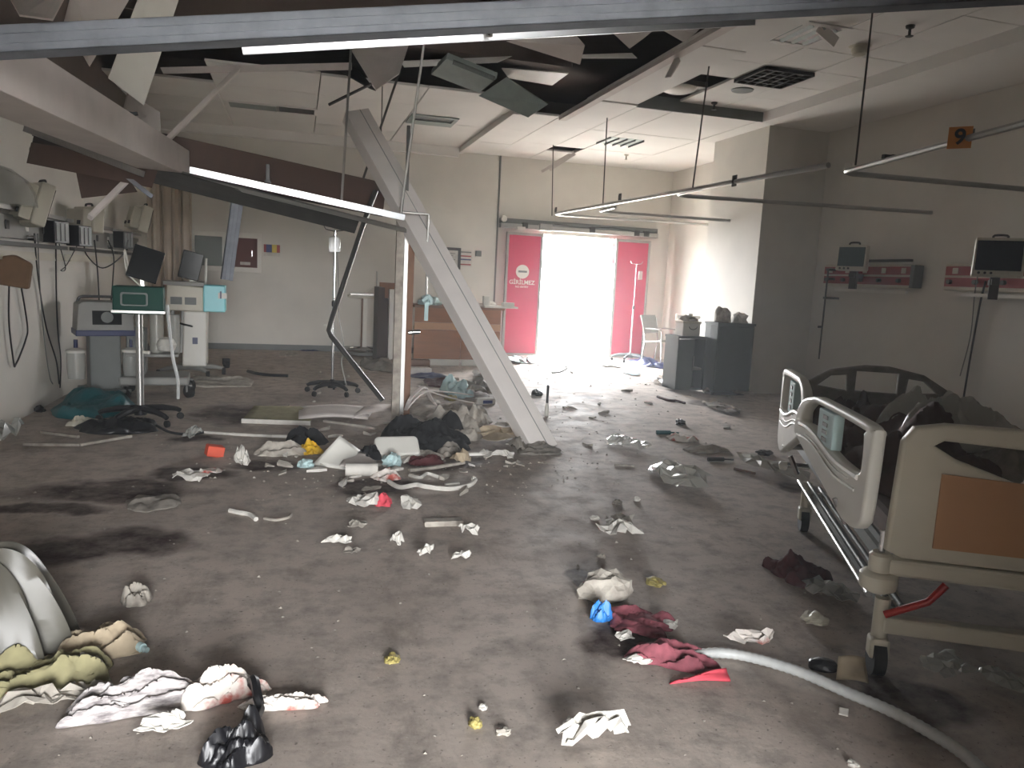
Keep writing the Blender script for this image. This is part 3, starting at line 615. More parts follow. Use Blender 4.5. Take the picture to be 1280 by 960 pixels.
def cable(pts, label, r=.007, m='black'):
    o = MB().tube(smooth_path(pts, 7), r, 6).build('power_cable', m, None, True); return tag(o, label, 'cable', 'cables hanging on the left wall')
XW = XL+.03
def wx(px, py, off=.03): return AX(px, py, XL+off)
cable([wx(12, 340), wx(11, 400), wx(17, 452), wx(20, 455), wx(32, 425), wx(34, 405), wx(24, 345)], 'looped black cable below the brown hanging bag')
cable([wx(43, 292, .1), wx(48, 350), wx(58, 410), wx(70, 450), wx(74, 480)], 'black cable falling from the far-left monitor to the floor')
cable([wx(47, 292, .1), wx(50, 360), wx(56, 430), wx(62, 470), wx(66, 480)], 'thin grey cable beside the far-left cable', .005, 'mgrey')
cable([wx(70, 300, .1), wx(70, 350), wx(72, 410), wx(76, 450), wx(75, 485)], 'black cable hanging from the dark module rack')
cable([AY(118, 300, 8.7), AY(122, 340, 8.7), AY(124, 378, 8.7)], 'left of two cables dropping to the suction unit')
cable([AY(135, 300, 8.7), AY(142, 320, 8.7), AY(141, 350, 8.7), AY(139, 375, 8.7)], 'right of two cables dropping to the suction unit')
cable([wx(74, 305, .1), wx(82, 335, .05), wx(76, 338, .08), wx(84, 330, .05), wx(100, 300, .1)], 'coiled thin cable under the module rack', .005)
cable([AY(105, 300, 9.2), AY(108, 318, 9.2), AY(128, 335, 9.2), AY(152, 320, 9.2), AY(160, 300, 9.2)], 'slack cable looping between the left monitors', .007)

# curtain at the far left
t = thing('privacy_curtain', 'long beige curtain hanging at the far left corner', 'curtain', (0, 0, 0))
mb = MB(); cols, rows = 60, 6; z0, z1 = .15, AY(205, 190, 12.3).z
c0, c1 = AY(184, 300, 12.4), AY(240, 300, 12.1)
for j in range(rows+1):
    for i in range(cols+1):
        u = i/cols; ph = u*2*PI*9; amp = .05*(1-.3*j/rows)
        mb.v.append(Vector((c0.x+(c1.x-c0.x)*u+.02*math.sin(ph*.5), c0.y+(c1.y-c0.y)*u+amp*math.sin(ph)+.015*math.sin(ph*2.3+j*.3), z0+(z1-z0)*j/rows)))
for j in range(rows):
    for i in range(cols): a = j*(cols+1)+i; mb.f.append((a, a+1, a+cols+2, a+cols+1))
mb.build('cloth', 'curtain', t, True)
MB().tube([(c0.x-.2, 12.4, z1+.02), (c1.x+.05, 12.1, z1+.02)], .015).build('curtain_rod', 'alu', t, True)
for k in range(8): u = k/7; MB().tube([(c0.x+(c1.x-c0.x)*u, c0.y+(c1.y-c0.y)*u, z1-.03), (c0.x+(c1.x-c0.x)*u, c0.y+(c1.y-c0.y)*u, z1+.04)], .006, 5).build('hook', 'white', t)

# ---------------------------------------------------------------- wheeled bases
def star_base(t, r, n, m, h=.07, z=.09, rz=0., cr=.03):
    for k in range(n):
        a = rz+2*PI*k/n; c, s = math.cos(a), math.sin(a)
        mb = MB(); mb.tube([(0.02*c, .02*s, z+h*.5), (r*.55*c, r*.55*s, z+h*.42), (r*.9*c, r*.9*s, z+h*.1), (r*c, r*s, z-.01)], [.032, .028, .022, .02], 8); lg = mb.build('base_leg', m, t, True)
        MB().cyl((r*c-s*.012, r*s+c*.012, cr), (r*c+s*.012, r*s-c*.012, cr), cr, n=14).build('caster', 'rubber', lg, True)
    MB().lathe([(.05, z-.02), (.055, z+h*.5), (.035, z+h*.9), (.02, z+h*1.1)], 16).build('hub', m, t, True)
# green tray stand with dark screen
b0 = FL(176, 528); s = MPP(b0); zt = lambda px, py, Y=b0.y: AY(px, py, Y).z
t = thing('green_tray_stand', 'pole stand with a green box and a tilted dark screen', 'stand', b0, .1)
star_base(t, .34, 5, 'black', rz=.4)
zg0, zg1 = zt(180, 395), zt(180, 358)
MB().cyl((0, 0, .12), (0, 0, zg0+.05), .03, n=14).build('pole', 'alu', t, True)
MB().cyl((.03, -.02, .62), (.08, -.05, .62), .014, n=8).build('clamp_knob', 'white', t, True)
MB().bb((-.19, -.12, zg0+.02), (.2, .16, zg1)).build('green_box', 'green', t, bevel=.012)
MB().bb((-.2, -.13, zg0+.03), (.21, .17, zg0+.05)).build('rim', 'alu', t)
plate('front_recess', rect(-.13, zg0+.09, .08, zg1-.05, .02), [rect(-.115, zg0+.1, .065, zg1-.065, .015)], .008, 'mgrey', t, .002, Matrix.Translation((0, -.124, 0)) @ UPX)
MB().box((.03, 0, zg1+.1), (.03, .03, .2)).build('screen_arm', 'alu', t)
MB().box((.06, -.03, zg1+.19), (.24, .03, .28), Matrix.Rotation(.28, 3, 'Y') @ Matrix.Rotation(-.15, 3, 'X')).build('screen', 'screen', t, bevel=.006)
MB().tube(smooth_path([(.02, -.02, zg1), (-.08, -.04, zg1+.12), (-.1, 0, zg1+.3), (-.06, .02, zg1+.1)]), .008, 6).build('cable', 'white', t, True)
MB().tube(smooth_path([(.22, .02, zg0+.1), (.26, -.02, .6), (.3, 0, .38), (.3, .05, .2)]), .014, 8).build('hose', 'tubew', t, True)
# suction unit
b0 = FL(131, 496); Y = b0.y; zt = lambda py: AY(131, py, Y).z
t = thing('suction_unit', 'grey suction unit with a dark display and side jars', 'medical device', b0, .35)
MB().bb((-.14, -.13, .06), (.14, .15, zt(416))).build('body', 'mgrey', t, bevel=.015)
MB().prism([(-.26, zt(416)), (.26, zt(416)), (.24, zt(380)), (.2, zt(376)), (-.2, zt(376)), (-.24, zt(380))], -.2, .18).build('head', 'grey', t, bevel=.012)
MB().bb((-.265, -.21, zt(418)), (.265, .19, zt(411))).build('blue_band', 'navy', t, bevel=.006)
MB().bb((-.12, -.206, zt(404)), (.14, -.2, zt(387))).build('display', 'screen', t)
MB().cyl((.01, -.212, zt(395)), (.01, -.205, zt(395)), .055, n=20).build('dial', 'mgrey', t, True)
MB().tube(smooth_path([(-.22, 0, zt(378)), (-.2, 0, zt(372)), (-.1, 0, zt(371)), (.1, 0, zt(371)), (.2, 0, zt(372)), (.22, 0, zt(378))], 3), .014, 6).build('handle', 'black', t, True)
for sx in (-1, 1):
    j = MB().lathe([(.075, zt(472)), (.085, zt(460)), (.085, zt(445)), (.08, zt(440))], 18, (sx*.25, -.02, 0)).build('jar', 'film', t, True)
    MB().lathe([(.09, zt(440)), (.09, zt(437)), (.03, zt(434))], 18, (sx*.25, -.02, 0)).build('jar_lid', 'white', j, True)
    MB().cyl((sx*.25, -.02, zt(434)), (sx*.25, -.02, zt(424)), .02, n=10).build('jar_tube', 'navy', j, True)
for sx in (-1, 1):
    for sy in (-1, 1): MB().cyl((sx*.15-.015, sy*.13, .035), (sx*.15+.015, sy*.13, .035), .035, n=14).build('caster', 'rubber', t, True)
MB().bb((-.22, -.2, .06), (.22, .22, .1)).build('base_plate', 'mgrey', t, bevel=.01)
# low cart behind
b0 = FL(199, 493); t = thing('equipment_cart', 'low grey equipment cart with one big caster behind the pole stand', 'cart', b0, .1)
MB().bb((-.36, -.25, .13), (.3, .25, .22)).build('chassis', 'grey', t, bevel=.02)
MB().bb((-.3, -.1, .22), (-.12, .22, .7)).build('upright', 'mgrey', t, bevel=.015)
MB().bb((-.3, -.18, .42), (.2, .2, .45)).build('shelf', 'grey', t, bevel=.006)
MB().lathe([(.02, .46), (.08, .48), (.1, .54), (.07, .6), (.02, .62)], 16, (.08, -.05, 0)).build('round_flask', 'white', t, True)
for px_, py_ in ((-.3, -.22), (.3, -.22), (-.3, .22), (.3, .22)):
    c = MB().cyl((px_-.02, py_-.02, .065), (px_+.02, py_+.01, .065), .065, n=18).build('caster', 'rubber', t, True); MB().bb((px_-.03, py_-.03, .06), (px_+.03, py_+.03, .14)).build('caster_fork', 'dkmetal', c)
for k, (dx, m_) in enumerate(((-.02, 'filmw'), (.16, 'film'))): MB().cyl((dx, .05, .45), (dx, .05, .85), .07-.02*k, n=14).build('cylinder', m_, t, True)
# ventilator
b0 = FL(240, 470); Y = b0.y; zt = lambda py: AY(240, py, Y).z
t = thing('ventilator', 'white ventilator trolley with a cyan side box and dark screen', 'medical device', b0, .05)
s = MPP(b0)
MB().prism([(-.1, .14), (.18, .14), (.19, zt(388)), (-.08, zt(388))], -.16, .18).build('column', 'white', t, bevel=.02)
MB().prism([(-.28, zt(388)), (.15, zt(388)), (.15, zt(358)), (-.26, zt(355))], -.2, .2).build('head', 'cream', t, bevel=.015)
MB().bb((-.3, -.22, zt(357)), (.16, .22, zt(352))).build('top_tray', 'grey', t, bevel=.006)
for a in (-.22, -.06): MB().bb((a, -.206, zt(380)), (a+.13, -.2, zt(371))).build('front_window', 'mgrey', t)
MB().bb((.15, -.22, zt(388)), (.4, .18, zt(355))).build('cyan_box', 'cyan', t, bevel=.012)
MB().bb((.32, -.235, zt(371)), (.42, -.22, zt(364))).build('latch', 'white', t); MB().bb((.34, -.24, zt(371)), (.36, -.235, zt(362))).build('latch_mark', 'navy', t)
MB().bb((-.02, 0, zt(352)), (.04, .05, zt(335))).build('screen_arm', 'white', t)
MB().box((0, -.03, zt(332)), (.24, .04, .34), Matrix.Rotation(.22, 3, 'Y') @ Matrix.Rotation(.0, 3, 'X')).build('screen', 'screen', t, bevel=.008)
MB().cyl((.16, .02, zt(352)), (.17, .02, zt(322)), .016, n=8).build('side_post', 'white', t, True)
for a in (-.24, -.12): MB().cyl((a, -.05, .3), (a+.03, -.05, zt(388)), .022, n=10).build('hose_post', 'tubew', t, True)
for k in range(4):
    a = .5+PI/2*k; c, sn = math.cos(a)*.42, math.sin(a)*.32
    lg = MB().tube([(0, 0, .12), (c*.7, sn*.7, .11), (c, sn, .08)], [.04, .03, .022], 8).build('base_leg', 'grey', t, True)
    MB().cyl((c-.02, sn, .05), (c+.02, sn, .05), .05, n=16).build('caster', 'rubber', lg, True)
MB().bb((.02, -.168, .42), (.08, -.16, .5)).build('socket', 'navy', t)
MB().tube(smooth_path([(-.25, -.1, zt(395)), (-.15, -.18, zt(402)), (.0, -.2, zt(406)), (.02, -.2, zt(406))]), .012, 6).build('breathing_hose', 'black', t, True)
o = MB().cyl((-.03, 0, .05), (.03, 0, .05), .05, n=18).bb((-.04, -.03, .05), (.04, .05, .13)).build('loose_caster', 'rubber', None, True, loc=FL(283, 460), rot=(0, 0, .4)); tag(o, 'single black caster standing right of the ventilator', 'caster')

# ---------------------------------------------------------------- drip stands
def drip(loc, h, label, base='black', r=.3, hooks=True, n=5, rz=.2, bag=True):
    t = thing('drip_stand', label, 'drip stand', loc, 0, 'drip stands'); star_base(t, r, n, base, rz=rz)
    MB().tube([(0, 0, .12), (0, 0, h*.55)], .014, 10).build('lower_pole', 'chrome', t, True)
    MB().tube([(0, 0, h*.55), (0, 0, h)], .009, 8).build('upper_pole', 'chrome', t, True)
    MB().lathe([(.016, h*.54), (.022, h*.55), (.022, h*.57), (.012, h*.58)], 10).build('collar', 'black', t, True)
    if hooks:
        for sx in (-1, 1): MB().tube(smooth_path([(0, 0, h-.01), (sx*.06, 0, h), (sx*.1, 0, h+.01), (sx*.12, 0, h+.05)], 3), .006, 6).build('hook', 'chrome', t, True)
    return t
b0 = FL(415, 492); t = drip(b0, AY(418, 288, b0.y).z, 'chrome drip stand with black base left of the post')
zz = AY(418, 300, b0.y).z
bg = MB().prism([(-.06, zz-.14), (.06, zz-.14), (.06, zz+.02), (.02, zz+.05), (-.06, zz+.03)], -.03, 0).build('drip_bag', 'film', t, bevel=.01); 
MB().tube(smooth_path([(.03, -.02, zz-.14), (.05, -.03, zz-.5), (.06, -.02, .9), (.12, -.05, .55), (.1, -.06, .35), (.16, -.05, .1)]), .005, 6).build('drip_line', 'film', t, True)
MB().bb((-.1, -.03, AY(415, 408, b0.y).z), (.0, -.0, AY(415, 406, b0.y).z)).build('cross_pin', 'white', t)
b0 = FL(787, 452); t = drip(b0, AY(797, 330, b0.y).z, 'chrome drip stand before the right red door', 'slate', .33, n=5)
zz = AY(797, 340, b0.y).z
MB().bb((.05, -.02, zz-.14), (.13, .01, zz+.02)).build('drip_bag', 'film', t, bevel=.01)
b0 = AX(1034, 440, 6.6); 
t = thing('drip_pole', 'thin drip pole clamped beside the left red wall panel', 'drip stand', (6.72, AX(1036, 330, 6.72).y, 0), 0, 'drip stands')
MB().tube([(0, 0, .55), (0, 0, 1.75)], .011, 8).build('pole', 'dkmetal', t, True)
for z_ in (1.35, 1.6, 1.72): MB().bb((-.02, -.05, z_), (.18, .02, z_+.03)).build('clamp', 'dkmetal', t)
MB().cyl((-.06, 0, .98), (0, 0, .98), .016).build('knob', 'black', t)

# instrument stand with ring base, near the desk
b0 = FL(455, 444); t = thing('ring_stand', 'small pedestal table with a ring base behind the drip stand', 'table', b0); zt = AY(455, 372, b0.y).z
mb = MB(); n = 28; mb.tube([(.33*math.cos(2*PI*k/n), .33*math.sin(2*PI*k/n), .1) for k in range(n+1)], .022, 8); mb.build('ring', 'chrome', t, True)
MB().lathe([(.3, .02), (.3, .06), (.12, .1), (.05, .14)], 24).build('base', 'grey', t, True)
MB().bb((-.035, -.03, .12), (.035, .03, zt)).build('column', 'white', t, bevel=.005); MB().bb((-.06, .0, .12), (-.036, .04, zt-.02)).build('column_back', 'brown', t)
MB().bb((-.28, -.2, zt), (.2, .2, zt+.04)).build('table_top', 'cream', t, bevel=.008); MB().bb((-.26, -.21, zt+.045), (.12, .1, zt+.07)).build('tray', 'alu', t)
MB().tube([(.17, -.15, zt+.02), (.17, -.15, zt+.45)], .014, 8).build('upright_rod', 'alu', t, True)
MB().beam((-.02, -.1, zt+.07), (.1, -.1, zt+.16), .1, .01).build('loose_plate', 'white', t)

# ================================================================ RIGHT SIDE, FAR
ca = FL(838, 484); cb_ = FL(893, 487)
t = thing('low_cabinet', 'low slate cabinet with an open shelf bay, standing before the column', 'cabinet', (4.92, 9.2, 0), 0); zt = AY(860, 423, 9.25).z
MB().bb((0, 0, .03), (.02, .36, zt)).bb((.24, 0, .03), (.26, .36, zt)).bb((0, .02, .03), (.24, .36, .06)).build('carcass', 'slate', t)
MB().bb((0, -.02, .05), (.25, 0, zt-.01)).build('door', 'slate', t, bevel=.004)
MB().bb((.26, .04, .3), (.41, .34, .33)).build('shelf', 'grey', t); MB().bb((.26, .34, .03), (.41, .36, zt)).build('back', 'slate', t); MB().bb((.41, .0, .03), (.43, .36, zt)).build('side', 'slate', t)
MB().bb((0, -.02, zt), (.43, .38, zt+.03)).build('top', 'slate', t); MB().bb((.26, 0, .03), (.41, .36, .06)).build('bottom', 'slate', t)
MB().bb((.23, -.04, .3), (.245, -.02, .5)).build('handle', 'chrome', t)
t = thing('tall_cabinet', 'taller slate cabinet with a box and rubbish on top', 'cabinet', (5.36, 8.95, 0), 0); zt = AY(910, 404, 8.9).z
MB().bb((0, 0, .04), (.55, .17, zt-.03)).bb((0, .17, .04), (.55, .33, zt-.03)).build('carcass', 'slate', t, bevel=.004); MB().bb((-.01, -.02, zt-.03), (.56, .34, zt)).build('top', 'slate', t, bevel=.003)
MB().bb((.01, -.018, .06), (.54, 0, zt-.05)).build('door', 'slate', t, bevel=.004); MB().bb((.02, .02, 0), (.5, .3, .04)).build('plinth', 'black', t)
ztop = zt
t = thing('white_crate', 'white box with a dark oval mark on the low cabinet', 'box', (5.15, 9.37, 0)); t.location.z = AY(860, 423, 9.25).z+.03
MB().bb((-.13, -.1, 0), (.13, .12, .19)).build('body', 'white', t, bevel=.006); MB().bb((-.14, -.11, .17), (.14, .13, .2)).build('lid', 'cream', t, bevel=.004)
mb = MB(); mb.tube([(.02+.06*math.cos(a_), -.103, .13+.04*math.sin(a_)) for a_ in [PI+PI*k/10 for k in range(11)]], .005, 5); mb.build('mark', 'dkmetal', t)
t = thing('scale_post', 'grey T-shaped post standing behind the low cabinet', 'post', FL(857, 462)); zt = AY(857, 396, t.location.y).z
MB().bb((-.04, -.03, .05), (.04, .03, zt+.06)).build('column', 'grey', t, bevel=.006); MB().bb((-.24, -.03, zt-.03), (.22, .03, zt+.02)).build('crossbar', 'grey', t, bevel=.006)
MB().cyl((-.25, 0, zt-.06), (-.25, 0, zt+.05), .02).build('knob', 'white', t); MB().bb((-.2, -.2, 0), (.2, .2, .05)).build('base', 'mgrey', t, bevel=.01)
# tipped chair
b0 = FL(834, 456)+Vector((-.15, 0, 0)); t = thing('steel_chair', 'grey steel-framed chair pushed against the far right wall', 'chair', b0, .5)
MB().box((0, .05, .42), (.44, .42, .04), Matrix.Rotation(-.12, 3, 'X')).build('seat', 'grey', t, bevel=.015)
MB().box((-.04, .26, .72), (.44, .03, .34), Matrix.Rotation(-.3, 3, 'X')).build('backrest', 'grey', t, bevel=.012)
for sx in (-1, 1):
    MB().tube([(sx*.2, -.16, 0), (sx*.2, -.14, .42)], .014, 8).build('leg', 'chrome', t, True); MB().tube([(sx*.2, .28, 0), (sx*.2, .22, .42), (sx*.2, .3, .85)], .014, 8).build('leg', 'chrome', t, True)
    MB().tube(smooth_path([(sx*.22, -.14, .42), (sx*.24, -.15, .62), (sx*.24, 0, .65), (sx*.22, .24, .64)], 4), .013, 8).build('armrest', 'silver', t, True)

# ---------------------------------------------------------------- red bedhead panels
def redpanel(y0, y1, label):
    t = thing('red_wall_panel', label, 'wall panel', (XR, (y0+y1)/2, 1.66), 0, 'red bedhead panels on the right wall'); l = (y1-y0)/2
    MB().bb((-.09, -l, -.14), (0, l, .14)).build('body', 'cream', t, bevel=.01)
    for z_ in (-.1, .02): MB().bb((-.1, -l+.02, z_), (-.09, l-.02, z_+.095)).build('red_strip', 'redpan', t)
    for k in range(5):
        y_ = -l+.15+k*(2*l-.3)/4
        MB().bb((-.108, y_-.035, .035), (-.1, y_+.035, .1)).build('socket', 'cream', t, bevel=.003); MB().cyl((-.14, y_+.05, -.05), (-.1, y_+.05, -.05), .025, n=12).build('gas_outlet', 'dkmetal', t, True)
    MB().bb((-.14, -l+.05, -.2), (-.1, l-.3, -.165)).build('lower_rail', 'white', t); MB().bb((-.14, -l+.05, .17), (-.08, l-.6, .2)).build('top_tray', 'dkmetal', t)
    MB().bb((-.15, -l-.06, -.13), (-.02, -l-.0, .13)).build('end_box', 'mgrey', t, bevel=.006)
    return t
redpanel(7.25, 8.82, 'red bedhead panel nearest the wall column')
redpanel(5.2, 6.82, 'red bedhead panel at the right edge of the view')
def wall_arm(t, d_): MB().bb((-.04, d_, -.22), (.04, d_+.06, .0)).build('bracket', 'dkmetal', t); MB().bb((-.03, d_*.5, -.08), (.03, d_+.35, -.03)).build('arm', 'dkmetal', t)
t = monitor('patient_monitor', 'pale monitor with teal screen on the left red panel', AX(1062, 338, 6.45), -1.05, .36, .31, .2, -.06, 'cream', 'tscreen', group='patient monitors on the right wall'); wall_arm(t, .12)
t = monitor('patient_monitor', 'monitor with dark screen on the right red panel', AX(1246, 345, 6.3), -.75, .42, .36, .2, -.12, 'cream', 'screen', group='patient monitors on the right wall'); wall_arm(t, .12)
o = MB().tube(smooth_path([AX(1232, 352, 6.75), AX(1225, 380, 6.85), AX(1214, 440, 6.86), AX(1204, 500, 6.86)]), .011, 6).build('power_cable', 'black', None, True); tag(o, 'black cable hanging below the right red panel', 'cable')
o = MB().tube(smooth_path([AX(1222, 345, 6.7), AX(1218, 370, 6.8), AX(1213, 420, 6.86), AX(1200, 470, 6.87)]), .006, 6).build('power_cable', 'mgrey', None, True); tag(o, 'thin pale cable left of the black cable on the right wall', 'cable')
o = MB().tube(smooth_path([AX(1217, 336, 6.79), AX(1221, 318, 6.79), AX(1225, 302, 6.79)], 4), .025, 8).build('flow_meter', 'filmw', None, True); tag(o, 'clear flow meter beside the dark right-hand monitor', 'flow meter')

# ================================================================ HOSPITAL BED
BO = Vector((2.07, 2.2, 0)); BR = math.radians(-28)
bed = thing('hospital_bed', 'hospital bed with cream end boards and white side rails', 'bed', BO, BR)
Wd, Ln = .95, 2.3
fo = [(0, .5), (.06, .475), (.89, .475), (.95, .5), (.935, .9), (.9, .955), (.8, .975), (.15, .975), (.05, .955), (.015, .9)]
h1 = [(.12, .895), (.15, .915), (.42, .905), (.435, .885), (.425, .79), (.41, .78), (.2, .85)]; h2 = [(.95-x_, z_) for x_, z_ in reversed(h1)]
foo = plate('footboard', fo, [h1, h2], .05, 'cream', bed, .012, Matrix.Translation((0, -.02, 0)) @ UPX)
MB().prism([(.15, .53), (.8, .53), (.8, .78), (.15, .8)], -.055, -.046).build('tan_inlay', 'tan', foo)
ho = [(.0, .55), (.1, .48), (.85, .48), (.95, .55), (.99, .78), (.9, .84), (.75, .93), (.55, .97), (.4, .97), (.2, .93), (.05, .84), (-.04, .78)]
hh_ = [[(.12, .82), (.3, .8), (.29, .9), (.2, .89)], [(.35, .8), (.6, .8), (.6, .93), (.35, .93)], [(.65, .8), (.83, .82), (.75, .89), (.66, .9)]]
plate('headboard', ho, hh_, .05, 'dirty', bed, .012, Matrix.Translation((0, Ln, 0)) @ UPX)
# frame
MB().bb((.0, -.03, .40), (.95, .04, .465)).build('foot_crossbar', 'cream', bed, bevel=.012)
MB().bb((.03, -.01, .17), (.92, .05, .235)).build('lower_crossbar', 'cream', bed, bevel=.01)
MB().bb((.03, 1.72, .17), (.92, 1.78, .235)).build('lower_crossbar', 'cream', bed, bevel=.01)
for x_ in (.0, .95):
    MB().lathe([(.038, .33), (.04, .34), (.04, .47), (.03, .48)], 18, (x_, 0, 0)).build('corner_post', 'cream', bed, True)
    MB().lathe([(.04, .34), (.062, .345), (.066, .36), (.066, .395), (.055, .405), (.04, .41)], 22, (x_, 0, 0)).build('bumper', 'cream', bed, True)
    MB().cyl((x_, 0, .48), (x_, 0, .56), .012, n=8).build('socket_pin', 'chrome', bed, True)
for x_ in (-.02, .035, .1): MB().tube([(x_, .03, .31-abs(x_)*.4), (x_, 1.75, .31-abs(x_)*.4)], .011, 10).build('side_tube', 'alu' if x_ < 0 else 'mgrey', bed, True)
for x_ in (.86, .95): MB().tube([(x_, .03, .3), (x_, 1.75, .3)], .014, 10).build('side_tube', 'chrome', bed, True)
for x_ in (.06, .89): MB().bb((x_-.02, .05, .38), (x_+.02, Ln-.02, .43)).build('deck_side', 'mgrey', bed)
MB().bb((.06, .06, .43), (.89, Ln-.04, .46)).build('mattress_deck', 'mgrey', bed)
MB().bb((.05, .07, .465), (.9, Ln-.05, .57)).build('mattress', 'duvet', bed, bevel=.03)
for x_ in (.14, .8):
    MB().beam((x_, .3, .2), (x_, .75, .42), .05, .03).build('lift_arm', 'cream', bed); MB().beam((x_, 1.7, .2), (x_, 1.35, .42), .05, .03).build('lift_arm', 'cream', bed)
MB().bb((.06, .1, .2), (.1, 1.72, .24)).bb((.85, .1, .2), (.89, 1.72, .24)).build('lower_side', 'mgrey', bed)
MB().tube([(.03, -.02, .25), (.16, -.05, .33), (.21, -.05, .4)], .014, 10).build('brake_lever', 'redpl', bed, True, label='red brake lever')
for x_, y_ in ((.03, .02), (.92, .02), (.03, 1.75), (.92, 1.75)):
    st = MB().cyl((x_, y_, .1), (x_, y_, .3), .028, n=14).build('caster_stem', 'cream', bed, True)
    MB().bb((x_-.035, y_-.04, .07), (x_+.035, y_+.03, .15)).build('caster_fork', 'cream', st, bevel=.012)
    MB().cyl((x_-.022, y_, .07), (x_+.022, y_, .07), .07, n=22).build('caster_wheel', 'rubber', st, True)
for y_, z_ in ((1.78, .5), (1.85, .37)):
    MB().cyl((-.1, y_, z_), (.05, y_, z_), .018, n=10).build('rail_pivot', 'chrome', bed, True); MB().lathe([(.02, -.03), (.03, 0), (.02, .02)], 12, (-.1, y_, z_)).build('pivot_knob', 'white', bed, True)
# side rails: x along the rail (towards the head), y up
def siderail(y0, l, z0, hgt, flip, tilt, lab):
    r = bpy.data.objects.new('side_rail', None); COL.objects.link(r); r.parent = bed; r.location = (-.05 if y0 < .5 else -.1, y0, z0); r.rotation_euler = (0, tilt, PI/2+(.13 if y0 < .5 else 0)); r['label'] = lab
    o_ = [(.1, 0), (.18, -.02), (.3, .02), (.92, .42), (1.0, .52), (.98, .74), (.9, .9), (.74, .985), (.6, 1.0), (.1, .98), (.02, .94), (0, .88), (.02, .2), (.05, .06)]
    ho = [(.12, .5), (.3, .5), (.45, .54), (.62, .62), (.78, .66), (.88, .66), (.86, .78), (.76, .9), (.62, .92), (.14, .9), (.1, .86), (.09, .6)]
    if flip: o_ = [(1-a, b) for a, b in reversed(o_)]; ho = [(1-a, b) for a, b in reversed(ho)]
    sc2 = lambda P: [(a*l, b*hgt) for a, b in P]
    O2 = smooth_closed(sc2(o_)); H2 = smooth_closed(sc2(ho))
    plate('rail_body', O2, [H2], .05, 'white', r, .014, UPX)
    # moulded waves
    wv = [(.1, .47), (.3, .47), (.45, .51), (.62, .59), (.78, .63), (.9, .62)]; w2 = [(.12, .34), (.3, .33), (.45, .37), (.62, .46), (.78, .5), (.93, .48)]; w3 = [(.2, .4), (.36, .4), (.5, .45), (.64, .51), (.8, .54)]
    for wpt, rad in ((wv, .012), (w2, .007), (w3, .004)):
        if flip: wpt = [(1-a, b) for a, b in wpt]
        MB().tube(smooth_path([(a*l, s_*.026, b*hgt) for a, b in wpt for s_ in (1,)], 5), rad, 6).build('moulded_wave', 'white', r, True)
    a, b = (.42, .62) if not flip else (.38, .58)
    MB().bb((a*l, -.015, .55*hgt), (b*l, .03, .91*hgt)).build('control_panel', 'mint', r, bevel=.004)
    for k in range(4): MB().bb(((a+.07)*l, .03, (.6+k*.075)*hgt), ((a+.13)*l, .034, (.64+k*.075)*hgt)).build('button', 'mgrey', r)
    MB().cyl((.3*l, -.02, -.04), (.3*l, .03, .06), .014, n=8).build('pivot_bolt', 'chrome', r, True)
def smooth_closed(P, n=4):
    k = len(P); out = []
    for i in range(k):
        p0, p1, p2, p3 = (Vector(P[(i+j-1) % k]) for j in range(4))
        for q in range(n):
            t = q/n; v = .5*((2*p1)+(p2-p0)*t+(2*p0-5*p1+4*p2-p3)*t*t+(3*p1-p0-3*p2+p3)*t**3); out.append((v.x, v.y))
    return out
siderail(.0, .97, .53, .42, False, 0, 'white side rail nearest the camera, with a moulded wave')
siderail(1.18, .9, .45, .50, True, 0, 'white side rail nearest the headboard')

# ================================================================ LOOSE THINGS ON THE FLOOR
def nz3(x, y, z): return noise.noise(Vector((x, y, z)))
def footprint(px, py, wpx, hpx):
    c = FL(px, py); s_ = MPP(c); d_ = (FL(px, py-hpx/2)-FL(px, py+hpx/2)).length
    return c, wpx*s_, d_
def crumple_mesh(name, w_, d_, h_, seed, n=20, fold=3.5, fdir=0., ragged=.25, aspect=3.2, base=.004):
    """cloth: long meandering folds with soft rounded ridges that lean over a little"""
    mb = MB(); N_ = int(n*1.8); cf, sf = math.cos(fdir), math.sin(fdir)
    for j in range(N_+1):
        for i in range(N_+1):
            u, v = 2*i/N_-1, 2*j/N_-1
            du, dv = u*math.sqrt(1-v*v*.42), v*math.sqrt(1-u*u*.42)
            a = math.atan2(dv, du); r_ = max(abs(u), abs(v))
            k = 1+ragged*(nz3(math.cos(a)*1.3+seed, math.sin(a)*1.3, seed*.7)*1.6+.6*nz3(math.cos(a)*3.5+seed, math.sin(a)*3.5, seed))*r_
            x_, y_ = du*k, dv*k
            p, q = x_*cf+y_*sf, -x_*sf+y_*cf
            ph = fold*2.7*q+2.6*nz3(p*1.1+seed, q*.8, seed)+1.1*nz3(p*2.6, q*2.2+seed, 3.1)+seed
            f1 = (.5+.5*math.sin(ph))**1.4*(.55+.75*nz3(p*1.3+seed*2, q*1.7, 5.5))
            ph2 = fold*4.2*(q*.6+p*.55)+3*nz3(p*1.4-seed, q*1.4, 8.2); f2 = (.5+.5*math.sin(ph2))**2*(.4+.8*nz3(p*2+3, q*2, seed+1))
            edge = max(0, 1-r_**5)
            body = .28+.3*nz3(x_*1.2+seed*1.7, y_*1.2, 2.2)
            f3 = 1-abs(nz3(p*6+seed, q*9, seed+4))*2.4
            zz_ = h_*(edge**.6)*max(.03, body*(1-r_**2)+.62*max(0, f1)+.34*max(0, f2)+.1*f3)
            lean = .1*math.cos(ph)*max(0, f1)*edge
            mb.v.append(Vector(((x_+lean*-sf)*w_/2, (y_+lean*cf)*d_/2, base+zz_)))
    for j in range(N_):
        for i in range(N_): a = j*(N_+1)+i; mb.f.append((a, a+1, a+N_+2, a+N_+1))
    return mb
